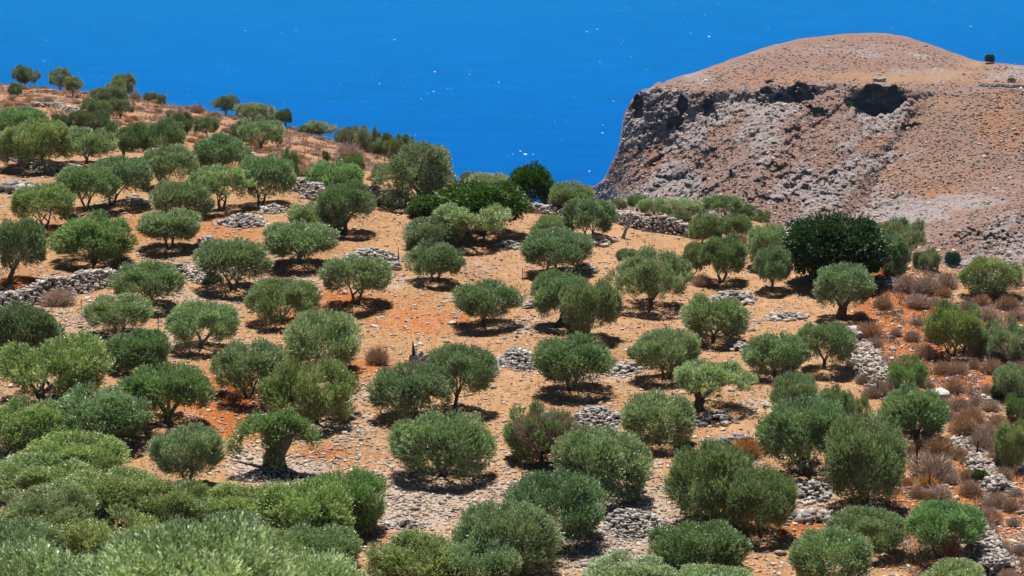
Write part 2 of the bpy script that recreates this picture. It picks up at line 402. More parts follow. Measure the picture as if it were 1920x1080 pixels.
# caves and shaded recesses
def hole(cx, cy, rx, ry, depth, rag=.25, p=4):
    wob = (fbm(np.stack([HX / 11, HY / 9, 0 * HX + cx], -1), 4) - .5) * 3.2 * rag
    p = 2
    r = (np.abs((HX - cx) / rx) ** p + np.abs((HY - cy) / ry) ** p) ** (1 / p) + wob
    return depth * sstep(1.06, .90, r)
Dh = Dh + hole(1645, 188, 49, 27, 22, .22, 2.6) + hole(1632, 207, 26, 14, 12, .3)
Dh = Dh + hole(1505, 176, 22, 19, 10, .5) + hole(1478, 182, 30, 13, 7, .8) + hole(1443, 182, 16, 20, 6, .8) + hole(1197, 200, 10, 26, 12, .3) + hole(1280, 198, 10, 17, 12, .3) + hole(1262, 228, 16, 14, 9, .5) \
    + hole(1332, 215, 12, 34, 8, .5) + hole(1530, 210, 20, 10, 7, .5) + hole(1708, 240, 14, 8, 4, 1.2) + hole(1370, 330, 4, 16, 8, .3) + hole(1590, 192, 6, 10, 6, .4) + hole(1440, 315, 22, 7, 4, 1) \
    + hole(1500, 340, 60, 12, 3, 1.3) + hole(1270, 345, 30, 14, 4, 1.2) + hole(1550, 430, 50, 14, 3, 1.2) + hole(1840, 450, 40, 12, 3, 1.2) + hole(1490, 270, 14, 26, 3, 1.1) + hole(1420, 380, 60, 10, 3, 1.3) + hole(1240, 270, 26, 40, 3, 1.2) + hole(1320, 300, 24, 22, 3, 1.3)
rockm = np.clip(sstep(-6, 4, q) * sstep(260, 60, under - cliff_h) * sstep(1790, 1660, HX), 0, 1)
low = blobs([(1500,345,170,60,1),(1420,300,130,70,.8),(1600,400,160,40,.7),(1560,240,80,50,.75),(1250,300,140,160,1),(1690,215,60,50,.9),(1720,440,120,40,.8),(1860,420,110,70,.95),(1650,350,70,40,.35),(1230,380,160,60,1),(1560,110,160,30,.3),(1700,110,80,18,.35)], HX, HY)
rockm = np.maximum(rockm * .62, low * .9) * sstep(-8, 3, q + (HX < 1250) * 4) + .25 * (q < 0) * low
rockm = np.clip(rockm, 0, 1)
redm = blobs([(1760,370,50,26,1),(1780,390,26,12,1.2),(1880,230,70,80,.8),(1640,265,60,30,.6),(1720,320,120,50,.55),(1330,225,30,30,.6),(1660,445,40,30,.5),(1450,150,200,12,.5),(1800,300,90,60,.5),(1700,470,120,40,.5),(1230,330,90,90,.5),(1330,130,100,30,.5),(1270,250,60,60,.5)], HX, HY)
strawm = blobs([(1690,146,130,8,1.1),(1600,140,90,6,.8),(1790,135,60,5,.9),(1830,122,22,7,1),(1800,152,110,4,.6),(1770,195,46,14,.6),(1740,225,50,8,.35)], HX, HY)
R = ray(HX, HY)
Pw = R * (Dh / R[..., 1])[..., None]
rough = 1.0 * (.35 + 1.25 * rockm) * (1 - .6 * np.clip(strawm, 0, 1))
wp = (fbm(Pw / 16, 3) - .5) * 9; ph_ = (Pw[..., 2] * .8 - Pw[..., 0] * .5 + wp) / 4.6
strata = (ph_ - np.floor(ph_)); strata = np.where(strata < .8, strata / .8, (1 - strata) / .2)
sq = np.floor(Pw / np.array([1.7, 1.7, 1.1]) + fbm(Pw / 3, 2)[..., None] * 2); blk = vnoise(sq * 7.31 + .5)
big_ = .45 + 1.5 * sstep(.42, .62, fbm(Pw / 34 + 2, 3))
c35, s35 = math.cos(.62), math.sin(.62)
Pd = np.stack([(Pw[..., 0] * c35 + Pw[..., 2] * s35 * 1.3) / 34, (-Pw[..., 0] * s35 + Pw[..., 2] * c35 * 1.3) / 10, Pw[..., 1] / 60], -1)
outc = fbm(Pd + 3, 5)
rk = np.clip((rockm * .95 + (outc - .5) * 3.0 - .28) * 2.2, 0, 1) * sstep(.02, .3, rockm)
gul = sstep(.50, .62, fbm(Pd * np.array([.6, 1.3, 1]) + 21, 3)) * sstep(4, 30, q)
dome_rock = sstep(.57, .66, fbm(Pw / np.array([22, 40, 6.]) + 40, 4)) * (q < 0) * .7
rk = np.maximum(rk, dome_rock)
Dh = Dh + gul * 3.0 * sstep(.1, .6, rockm)
Pw = R * (Dh / R[..., 1])[..., None]
rockm_old = rockm; rockm = .12 + .88 * rk
disp = big_ * (ridged(Pw / np.array([15., 15., 9.]), 4) - .6) * 3.4 * rockm + (strata - .5) * 1.5 * rockm * sstep(.35, .6, fbm(Pw / 20 + 4, 2)) + (blk - .5) * 1.3 * big_ * (rockm + .15) + (fbm(Pw / np.array([3.0, 3.0, 2.2]), 3) - .5) * 3.4 * rough + (fbm(Pw / 1.1 + 3, 2) - .5) * 1.9 * rough
edge = np.clip((np.arange(NV)[None, :]) / 6, 0, 1)
Pw = R * ((Dh - disp * edge) / R[..., 1])[..., None]
# skirt down to the sea in front, back slope behind
front = Pw[:, -1:, :].copy(); f1 = front.copy(); f1[..., 1] -= 60; f1[..., 2] -= 30; f2 = front.copy(); f2[..., 1] -= 170; f2[..., 2] = -400
b0 = Pw[:, :1, :]; backs = []
for dy, dz in ((900, -420), (320, -170), (120, -42), (45, -9), (14, -1.5)):
    b = b0.copy(); b[..., 1] += dy; b[..., 2] += dz * np.where(hx < 1250, 1.6, 1)[:, None]; backs.append(b)
full = np.concatenate(backs + [Pw, f1, f2], 1)
NB = len(backs)
cov = np.stack([rk * .95, redm + .12, strawm, np.ones_like(redm)], -1)
cov = np.concatenate([cov[:, :1]] * NB + [cov] + [cov[:, -1:]] * 2, 1)
# left end closes round to the sea as well
lend = full[:1].copy(); lend[..., 0] -= 260; lend[..., 2] = -420; lend[..., 1] += 160
full = np.concatenate([lend, full], 0); full[..., 2] = np.maximum(full[..., 2], -431); cov = np.concatenate([cov[:1], cov], 0)
hm = make_mesh('headland', full.reshape(-1, 3), grid_faces(full.shape[0], full.shape[1])[:, ::-1], [M_HEAD], {'cover': ('POINT', 'FLOAT_COLOR', cov.reshape(-1, 4))}, smooth=False)
head = tag(link('rocky_headland_hill', hm), kind='structure')
head.name = 'hill'
def headpt(px, py):
    i = int(np.argmin(np.abs(hx - px))); j = int(np.argmin(np.abs(HY[i] - py))); return Pw[i, j]

# ------------------------------------------------------------------ stones
CUBE = np.array([(x, y, z) for x in (-1, 1) for y in (-1, 1) for z in (-1, 1)], float) * .5
CF = np.array([(0, 1, 3, 2), (4, 6, 7, 5), (0, 4, 5, 1), (2, 3, 7, 6), (0, 2, 6, 4), (1, 5, 7, 3)])
def stones(P, size, flat=.6, jit=.28, r=rng):
    """P (n,3) centres, size (n,) -> verts, quads, shade"""
    n = len(P); v = CUBE[None] * (1 + 0 * jit) + r.uniform(-jit, jit, (n, 8, 3)) * .9
    sc = size[:, None] * np.stack([r.uniform(.8, 1.5, n), r.uniform(.7, 1.1, n), r.uniform(flat * .7, flat * 1.3, n)], -1)
    v = v * sc[:, None, :]
    a = r.uniform(0, 6.283, n); t = r.uniform(-.35, .35, n)
    ct, st = np.cos(t), np.sin(t)
    x, z = v[..., 0] * ct[:, None] + v[..., 2] * st[:, None], -v[..., 0] * st[:, None] + v[..., 2] * ct[:, None]
    c, s = np.cos(a), np.sin(a); y = v[..., 1]
    v = np.stack([x * c[:, None] - y * s[:, None], x * s[:, None] + y * c[:, None], z], -1) + P[:, None, :]
    q = (CF[None] + 8 * np.arange(n)[:, None, None]).reshape(-1, 4)
    return v.reshape(-1, 3), q, np.repeat(r.random(n), 6)
def stone_obj(name, P, size, mats, label, cat, group=None, flat=.6, jit=.28, kind=None):
    P = np.asarray(P); org = np.array([P[:, 0].mean(), P[:, 1].mean(), P[:, 2].min()])
    v, q, sh = stones(P - org, np.asarray(size), flat, jit)
    me = make_mesh(name, v, q, mats, {'shade': ('FACE', 'FLOAT', sh)}, mat_idx=np.repeat(rng.integers(0, len(mats), len(P)), 6))
    o = link(name, me, loc=org); return tag(o, label, cat, group, kind)
def wall(pts, label, h=.75, w=.55, group='dry stone walls', s=.21):
    W = [hit(*p) for p in pts]; P = []; sz = []
    for a, b in zip(W, W[1:]):
        L = np.linalg.norm(b - a); n = int(L / s * 1.15)
        dv = (b - a) / L; nn = np.array([-dv[1], dv[0], 0])
        for k in range(n):
            t = (k + rng.random()) / n; c = a + (b - a) * t
            hh = h * (.65 + .7 * vnoise(np.array([c[0] / 2.2, c[1] / 2.2, 3.])))
            for lv in range(max(2, int(hh / (s * .5)))):
                z = lv * s * .5; ww = w * 1.7 * (1 - .75 * z / hh)
                for sd in (-1, -.3, .3, 1):
                    if rng.random() < .2: continue
                    p = c + nn * (sd * ww / 2 + rng.normal(0, .05)) + dv * rng.normal(0, .1)
                    P.append((p[0], p[1], float(tz(p[0], p[1])) + z + .06)); sz.append(s * rng.uniform(.65, 1.25))
        for k in range(int(L * 2.5)):              # fallen stones
            t = rng.random(); c = a + (b - a) * t + nn * rng.normal(0, .9)
            P.append((c[0], c[1], float(tz(c[0], c[1])) + .03)); sz.append(s * rng.uniform(.4, .9))
    return stone_obj('dry_stone_wall', P, sz, [M_STONE, M_STONE2, M_GREY], label, 'stone wall', group)
def pile(px, py, wpx, hpx, label, s=.2, dens=1.0, group='stone piles', mats=None, tilt=0.0):
    c = hit(px, py + hpx * .25); k = px_per_m(c); rx = wpx / 2 / k; hgt = min(max(hpx / k * .38, .22), 1.3); ry = max(rx * .5, hpx / k * 1.0)
    n = int(min(2600, dens * rx * ry * 3.14 / (s * s) * 1.9)) + 12
    P = []; sz = []
    r = np.sqrt(rng.random(n)) * 1.12; a = rng.random(n) * 6.283
    wob = .55 + .8 * vnoise(np.stack([np.cos(a) * 1.9 + px, np.sin(a) * 1.9, 0 * a + py], -1))
    x = c[0] + r * np.cos(a) * rx * wob; y = c[1] + r * np.sin(a) * ry * wob
    z = tz(x, y) + np.maximum(0, 1 - r ** 2) * hgt * (.6 + .8 * rng.random(n) ** .5) + .02
    return stone_obj('stone_pile', np.stack([x, y, z], -1), s * rng.uniform(.45, 1.35, n), mats or [M_STONE, M_STONE, M_STONE, M_GREY], label, 'stone pile', group)

wall([(-30,292),(20,300),(60,316),(130,322),(150,326)], 'dry stone wall behind the big olive at the upper left edge', .9)
wall([(-20,585),(40,572),(90,560),(120,552),(165,540),(215,530)], 'long pale curved dry stone wall at the left edge, crossing to below the wide olive', 1.15, 1.1)
wall([(330,508),(365,518),(398,532)], 'short broken stone wall between two dome olives, left of centre', .7, .9)
wall([(545,352),(575,362),(605,374),(650,378),(700,380),(760,388)], 'dry stone wall running up to the big clumpy old olive', 1.0, .7)
wall([(985,398),(1015,400),(1060,406)], 'low stone wall just right of the bright green fig tree', .7)
wall([(1120,405),(1150,414),(1200,427),(1250,436),(1305,446)], 'dry stone wall along the far edge of the straw coloured terrace', .9)
wall([(1612,665),(1628,690),(1652,720),(1690,745)], 'crumbling stone wall beside the red slope, with thistles along it', .6, 1.2)
wall([(1650,800),(1800,830),(1830,860),(1850,895),(1880,925)][1:], 'fallen line of grey slabs on the red slope at the right edge', .4, .9)
wall([(1828,1010),(1845,1040),(1872,1085)], 'pale stone wall at the bottom right corner beside orange soil', .7, 1.2)
wall([(60,200),(110,202),(150,212)], 'tumbled low stone wall on the upper left hillside under the ridge trees', .5, .6)
pile(457,412,100,34,'wide flat pile of pale stones left of the upper centre olives')
pile(512,392,50,22,'small stone heap beside the wide flat pile of pale stones')
pile(692,478,108,38,'long tapering pile of pale stones above the centre left dome olive', .22)
pile(388,452,44,26,'small rough stone pile just right of a short trunked dome olive')
pile(960,458,56,18,'small stones under the leaning olive before the fig')
pile(973,668,78,50,'smooth sloping bank of small grey stones in the middle of the grove', .17, 1.3)
pile(1172,690,70,28,'low stone pile between two dome olives right of the centre')
pile(1118,780,110,54,'big heap of small grey stones beside the half dead bush', .17, 1.3)
pile(1378,556,92,34,'pale pile of big blocks in shade and sun below a two stemmed olive', .34)
pile(1470,592,66,20,'small oval heap of pale stones in the dry grass', .3)
pile(1098,503,50,28,'stone heap right of the twin crowned olive', .3)
pile(1385,650,46,24,'stones heaped beside a dark tree shadow right of centre', .3)
pile(1335,785,74,30,'stones lying in the shade of the leaning thick trunked olive', .3, .7)
pile(1385,825,50,30,'pale broken rocks beside an orange dry bush', .4, .6)
pile(1510,915,120,40,'gravelly stones in the deep shade between the two biggest right hand trees', .2, 1.0)
pile(1525,965,90,26,'tumbled pale rocks on red soil below the biggest right hand tree', .35, .5)
pile(1598,625,34,40,'stones spilling below the thick trunked olive beside the red slope', .28)
pile(248,378,40,14,'few pale rocks in the shade of two upper left olives', .4, .6)
pile(25,352,60,26,'weathered pale rock outcrop at the left edge', .7, .9)
pile(508,888,130,34,'white spread of small stones around the hollow pollarded trunk', .13, 1.1)
pile(765,985,60,14,'flat patch of white stones in the foreground clearing', .14, 1.0)
pile(1190,975,120,60,'grey gravel spread at the bottom centre right', .14, 1.1)
pile(1002,570,40,22,'small stones left of the paired olives', .22)
pile(230,750,36,22,'few big pale stones between left foreground olives', .4, .6)
pile(235,785,24,26,'pale rocks left of a foreground dome olive in shadow', .45, .6)
pile(200,512,40,12,'stones at the foot of the wide dark dome olive', .3, .6)
pile(740,500,26,12,'last few stones at the right end of the long pile', .3, .5)
pile(1665,530,60,12,'flat slabs at the head of the red slope', .4, .6)
pile(1120,450,56,26,'mound of dark and pale boulders right of a two stemmed olive', .5, 1.0, mats=[M_STONE, M_GREY, M_STONE2])
pile(590,362,46,30,'loose stone heap in front of the wall behind the upper centre olives', .26)
pile(700,372,36,20,'dark rocks above the stone wall left of the old clumpy olive', .4, .8, mats=[M_GREY])

def boulder_mesh(sd):
    r = np.random.default_rng(sd)
    n1, n2 = 14, 9; th = np.linspace(0, 2 * math.pi, n1 + 1)[:-1]; ph = np.linspace(.02, math.pi - .02, n2)
    T, Ph = np.meshgrid(th, ph, indexing='ij')
    d = np.stack([np.cos(T) * np.sin(Ph), np.sin(T) * np.sin(Ph), np.cos(Ph)], -1)
    d = d * (.72 + .6 * fbm(d * 1.6 + sd * 5, 3))[..., None]
    for k in range(5):                            # chop flat facets
        nn = norm(r.normal(size=3)); h = r.uniform(.5, .7); e = np.maximum((d @ nn) - h, 0); d = d - e[..., None] * nn
    i = (np.arange(n1)[:, None] * n2 + np.arange(n2 - 1)[None]); j = (((np.arange(n1) + 1) % n1)[:, None] * n2 + np.arange(n2 - 1)[None])
    q = np.stack([i, j, j + 1, i + 1], -1).reshape(-1, 4)[:, ::-1]
    d[..., 2] *= .62
    return make_mesh('boulder', d.reshape(-1, 3) * .5, q, [M_STONE], {'shade': ('FACE', 'FLOAT', np.full(len(q), r.uniform(.5, 1)))})
LM = [(1580,575,'the thick gnarled trunk'),(1568,480,'the huge dark carob'),(1728,505,'the white rock at the crest'),(1862,520,'the broad crest bush'),(1673,659,'the bright white boulder'),
 (1640,700,'the crumbling stone wall'),(1700,700,'the leafy evergreen shrub'),(1760,745,'the long pale boulder'),(1792,620,'the tangled olive green bush'),(1885,640,'the slope thicket at the right edge'),(1715,775,'the rounded edge olive'),
 (1718,860,'the tallest rusty post'),(1752,880,'the largest grey skeletal shrub'),(1808,800,'the dark stemmed rust shrub'),(1850,895,'the fallen line of grey slabs'),(1893,835,'the pale topped edge olive'),
 (1843,985,'the half orange cushion'),(1850,1045,'the bottom right stone wall'),(1770,1000,'the olive with dead twigs'),(1900,720,'the small right edge olive'),(1770,550,'the orange brown round shrub')]
LH = [(48,140,'the leftmost ridge tree'),(112,146,'the second ridge tree'),(137,160,'the small parasol tree'),(110,203,'the tumbled hillside wall'),(230,160,'the pale topped ridge tree'),(226,198,'the right round column tree'),(155,225,'the lower column tree'),
 (287,182,'the tiny ridge bushes'),(388,238,'the open dark tree'),(338,234,'the slender grey green tree'),(424,193,'the ridge clump left end'),(472,210,'the broad pale clump tree'),(535,218,'the clump right end'),(488,248,'the grey green loose tree'),(600,240,'the lone pale ridge tree'),
 (545,305,'the narrow dusty shrub'),(663,300,'the bright green slope bush'),(655,290,'the wide grey skeletal bush'),(690,258,'the ridge thicket'),(785,320,'the old clumpy olive'),(600,370,'the wall by the old olive'),(30,167,'the small ridge bush'),(300,240,'the dark leafy pair')]
def where(px, py, lm):
    b = min(lm, key=lambda t: (t[0] - px) ** 2 + ((t[1] - py) * 1.3) ** 2); dx, dy = px - b[0], py - b[1]
    ad = max(abs(dx), abs(dy)); q = 'just ' if ad < 22 else ''
    if abs(dx) > 2.2 * abs(dy): d = 'right of' if dx > 0 else 'left of'
    elif abs(dy) > 2.2 * abs(dx): d = 'below' if dy > 0 else 'above'
    else: d = ('below' if dy > 0 else 'above') + ' and ' + ('right of' if dx > 0 else 'left of')
    return q + d + ' ' + b[2]
BOULD = [boulder_mesh(i) for i in range(6)]
def boulder(px, py, w, label, h=1.0, group='boulders'):
    c = hit(px, py); k = w / px_per_m(c); o = link('boulder', BOULD[rng.integers(6)], loc=c + np.array([0, 0, .1 * k]))
    o.scale = (k, k * .8, k * h); o.rotation_euler = (0, 0, rng.uniform(0, 6.28)); return tag(o, label, 'boulder', group)
boulder(1760, 745, 48, 'long pale boulder half buried on the red slope at right', .7)
boulder(1673, 659, 17, 'bright white boulder on red soil at the top of the right slope')
boulder(1728, 505, 26, 'white rock at the crest beside the far right edge bushes', .7)
boulder(1024, 713, 13, 'lone round pale stone below the sloping stone bank')
boulder(1812, 825, 9, 'small white rock below the rust bush on the right slope')
boulder(1372, 735, 17, 'grey boulder under the branches of the leaning olive')
boulder(1718, 605, 18, 'pale grey boulder on the orange soil near the top right bushes')
boulder(1885, 550, 14, 'pale rock under the large bush at the far right')
boulder(1490, 985, 16, 'flat pale boulder on red soil below the biggest right tree', .5)
boulder(430, 768, 12, 'pale stone at the edge of a dark shadow left of the pollard')
boulder(444, 772, 9, 'smaller pale stone beside another, left of the pollard')
for k in range(70):
    px = rng.uniform(1640, 1915); py = rng.uniform(530, 1060)
    if blobs(RED, np.array(px), np.array(py)) < .45: continue
    boulder(px, py, rng.uniform(6, 15), 'loose pale rock ' + where(px, py, LM), rng.uniform(.4, .9), 'loose rocks on the red slope')
for k in range(26):
    px = rng.uniform(20, 700); py = rng.uniform(max(175, 160 + px * .14), 300)
    boulder(px, py, rng.uniform(4, 10), 'small pale rock in scrub ' + where(px, py, LH), rng.uniform(.4, .8), 'rocks on the upper left hillside')

# gravel: uncountable chips over the whole grove floor
N = 132000
gx = rng.uniform(-260, 2200, N); gy = 330 + 800 * rng.random(N) ** 1.0
ang = gx; D0 = plane_D(gy) + rng.uniform(-6, 6, N); rr_ = ray(gx, gy); gxw = rr_[:, 0] / rr_[:, 1] * D0
gz = tz(gxw, D0)
gpx, gpy = project(np.stack([gxw, D0, gz], -1))
g = np.clip(blobs(GRAV, gpx, gpy) * 1.3 + .32 + .5 * blobs(RED, gpx, gpy) * (gpx > 1600) - .25 * blobs(STRAW, gpx, gpy), 0, 1) * (fbm(np.stack([gxw / 3, D0 / 3, 0 * D0], -1), 3) * 1.5)
keep = rng.random(N) < g
Pg = np.stack([gxw, D0, gz + .02], -1)[keep]
v, q_, sh = stones(Pg, np.clip(rng.lognormal(-2.5, .5, len(Pg)), .04, .40), .55, .3)
gravel = tag(link('gravel', make_mesh('gravel', v, q_, [M_STONE, M_STONE2], {'shade': ('FACE', 'FLOAT', sh)}, mat_idx=np.repeat((rng.random(len(Pg)) < .6).astype(int), 6))),
             'loose pale chips of limestone strewn over the orange soil', 'gravel', kind='stuff')
# dry grass
N = 34000
gx = rng.uniform(-60, 1980, N); gy = 190 + 900 * rng.random(N)
D0 = plane_D(gy); up = gy < 330
D0[up] = rng.uniform(235, 335, up.sum()); rr_ = ray(gx, gy); gxw = rr_[:, 0] / rr_[:, 1] * D0
gz = tz(gxw, D0); gpx, gpy = project(np.stack([gxw, D0, gz], -1))
g = np.clip(blobs(STRAW, gpx, gpy) + .06, 0, 1) * fbm(np.stack([gxw / 2.2, D0 / 2.2, 0 * D0 + 9], -1), 3) * 1.8
keep = rng.random(N) < g
Pg = np.stack([gxw, D0, gz], -1)[keep]; K = 7
Pb = np.repeat(Pg, K, 0) + rng.normal(0, .10, (len(Pg) * K, 3)) * np.array([1, 1, 0])
hh = rng.uniform(.10, .30, len(Pb))[:, None]; dd = norm(np.stack([rng.normal(0, .45, len(Pb)), rng.normal(0, .45, len(Pb)), np.ones(len(Pb))], -1))
sd_ = norm(np.stack([rng.normal(size=len(Pb)), rng.normal(size=len(Pb)), 0 * hh[:, 0]], -1)) * .016
vv = np.stack([Pb - sd_, Pb + sd_, Pb + dd * hh], 1).reshape(-1, 3)
def straw_mat():
    m = NT('dry_straw'); v = m.attr('shade').outputs['Fac']
    m.l(m.ramp(v, [(0, (.34, .20, .09)), (.5, (.55, .37, .18)), (1, (.72, .56, .33))]), m.p.inputs['Base Color']); m.p.inputs['Roughness'].default_value = .8; return m.m
M_STRAW = straw_mat()
grass = tag(link('dry_grass', make_mesh('dry_grass', vv, np.arange(len(vv)).reshape(-1, 3), [M_STRAW], {'shade': ('FACE', 'FLOAT', rng.random(len(Pb)))})),
            'straw coloured dry grass tufts on the terrace floor', 'grass', kind='stuff')

N = 26000
pxs = rng.uniform(-100, 1000, N); Ds = rng.uniform(240, 345, N); xs = (pxs - 960) / F / CP * Ds; zs = tz(xs, Ds)
keep = fbm(np.stack([xs / 1.6, Ds / 3, 0 * xs + 2], -1), 3) > .5
Pg = np.stack([xs, Ds, zs], -1)[keep]; K = 9
pxs = rng.uniform(1600, 2300, 17000); Ds = rng.uniform(128, 196, 17000); xs = (pxs - 960) / F / CP * Ds; zs = tz(xs, Ds)
keep = (fbm(np.stack([xs / 1.3, Ds / 2, 0 * xs + 7], -1), 3) > .47) & (pxs + (Ds - 128) * .4 > 1675)
Pg = np.concatenate([Pg, np.stack([xs, Ds, zs], -1)[keep]])
Pb = np.repeat(Pg, K, 0) + rng.normal(0, .12, (len(Pg) * K, 3)) * np.array([1, 1, 0])
hh = rng.uniform(.10, .46, len(Pb))[:, None]; dd = norm(np.stack([rng.normal(0, .7, len(Pb)), rng.normal(0, .7, len(Pb)), np.ones(len(Pb))], -1))
sd_ = norm(np.stack([rng.normal(size=len(Pb)), rng.normal(size=len(Pb)), 0 * hh[:, 0]], -1)) * .024
vv = np.stack([Pb - sd_, Pb + sd_, Pb + dd * hh], 1).reshape(-1, 3)
def scrubby():
    m = NT('dry_scrub'); v = m.attr('shade').outputs['Fac']
    m.l(m.ramp(v, [(0, (.22, .11, .06)), (.3, (.42, .26, .16)), (.55, (.30, .26, .27)), (.8, (.50, .36, .20)), (1, (.24, .26, .15))]), m.p.inputs['Base Color']); m.p.inputs['Roughness'].default_value = .9; return m.m
tag(link('dry_scrub', make_mesh('dry_scrub', vv, np.arange(len(vv)).reshape(-1, 3), [scrubby()], {'shade': ('FACE', 'FLOAT', np.clip(np.repeat(fbm(Pg / 2.2, 2) * 1.6 - .3, K) + rng.normal(0, .12, len(Pb)), 0, 1))})),
    'low brown and grey scrub covering the upper left hillside and the red right slope', 'scrub', kind='stuff')

# ------------------------------------------------------------------ foliage generators
def leaves(pos, dr, L, W, shade, mats, name, fold=0):
    n = len(pos); side = norm(np.cross(dr, norm(rng.normal(size=(n, 3))))) * (W / 2)[:, None]
    a = pos; b = pos + dr * (L * .5)[:, None]; c = pos + dr * L[:, None]
    v = np.stack([a, b + side, c, b - side], 1).reshape(-1, 3)
    return make_mesh(name, v, np.arange(4 * n).reshape(-1, 4), mats, {'shade': ('FACE', 'FLOAT', shade)})
def crown_mesh(sd, mat, W=4.6, H=2.8, nclump=80, clump=(.32, .62), nsprig=66, nleaf=12, L=.115, LW=.036, lumpy=.22, upb=.65, flat=.0, list_=None, zlow=-.8):
    """leaf crown centred on the origin; clumps fill a lumpy dome, sprigs grow outwards and up"""
    global rng
    keep_r = rng; rng = np.random.default_rng(sd)
    R = W / 2; B = H / 2
    if list_ is None:
        z = rng.uniform(zlow, .97, nclump) ; z = np.where(z > .75, z + rng.uniform(-.4, 0, nclump), z)
        rho = np.where(z > -.2, np.sqrt(np.maximum(0, 1 - ((z + .2) / 1.2) ** 2)), 1 - .5 * (-.2 - z) * (1 + flat))
        az = rng.uniform(0, 2 * math.pi, nclump) + np.arange(nclump) * 2.4
        d = np.stack([np.cos(az) * rho, np.sin(az) * rho, z], -1)
        lob = 1 + lumpy * (fbm(norm(d) * 1.6 + sd * 3.1, 2) - .5) * 2.4
        inner = rng.random(nclump) < .2
        rad = np.where(inner, rng.uniform(.3, .65, nclump), rng.uniform(.76, .86, nclump)) * lob
        C = d * rad[:, None] * np.array([R, R, B]); cr_ = rng.uniform(*clump, nclump)
    else:
        C = np.array([c[:3] for c in list_], float); cr_ = np.array([c[3] for c in list_], float)
    ns = np.maximum(8, (nsprig * (cr_ / np.mean(cr_)) ** 2)).astype(int)
    ci = np.repeat(np.arange(len(C)), ns); n = len(ci)
    dv = norm(rng.normal(size=(n, 3))); rr = cr_[ci] * rng.uniform(.35, 1.0, n) ** .6
    out = norm(C / np.array([R, R, B * 1.1]) + 1e-6)[ci] if list_ is None else norm(dv + np.array([0, 0, .3]))
    dv = norm(dv + out * .45)
    sp = C[ci] + dv * rr[:, None] * np.array([1, 1, .8])
    sdir = norm(dv * .55 + out * .35 + np.array([0, 0, upb]) + rng.normal(0, .2, (n, 3)))
    ssh = rng.normal(0, .17, n)
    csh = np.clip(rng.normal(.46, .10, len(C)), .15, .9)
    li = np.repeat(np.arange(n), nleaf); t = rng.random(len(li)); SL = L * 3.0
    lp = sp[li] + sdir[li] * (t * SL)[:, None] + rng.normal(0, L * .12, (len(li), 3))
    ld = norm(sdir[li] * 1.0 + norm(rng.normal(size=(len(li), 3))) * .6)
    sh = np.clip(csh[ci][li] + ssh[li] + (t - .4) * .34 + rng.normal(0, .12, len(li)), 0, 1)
    ll = L * rng.uniform(.7, 1.3, len(li)); lw = LW * rng.uniform(.75, 1.25, len(li))
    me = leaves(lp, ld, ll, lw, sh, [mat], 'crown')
    rng = keep_r
    return me
DOME = [crown_mesh(100 + i, M_OLIVE, lumpy=.16 + .05 * (i % 3), nclump=88 + 8 * (i % 4), flat=.25, upb=.55 + .1 * (i % 3)) for i in range(7)]
LOOSE = [crown_mesh(200 + i, M_OLIVE, lumpy=.4, nclump=62, nsprig=70, clump=(.30, .55), L=.125, upb=.9) for i in range(3)]
WILD = [crown_mesh(300 + i, M_WILD, lumpy=.5, zlow=-.92, nclump=68, nsprig=115, nleaf=9, clump=(.32, .62), L=.09, LW=.04, upb=.35) for i in range(4)]
CAROB = [crown_mesh(400 + i, M_CAROB, lumpy=.12, nclump=95, nsprig=80, L=.15, LW=.095, upb=.2, nleaf=5) for i in range(2)]
FIGM = [crown_mesh(500 + i, M_FIG, lumpy=.3, nclump=70, nsprig=60, L=.17, LW=.13, upb=.3, nleaf=4, flat=.1) for i in range(2)]
KINDS = {'d': DOME, 'l': LOOSE, 'w': WILD, 'c': CAROB, 'f': FIGM}

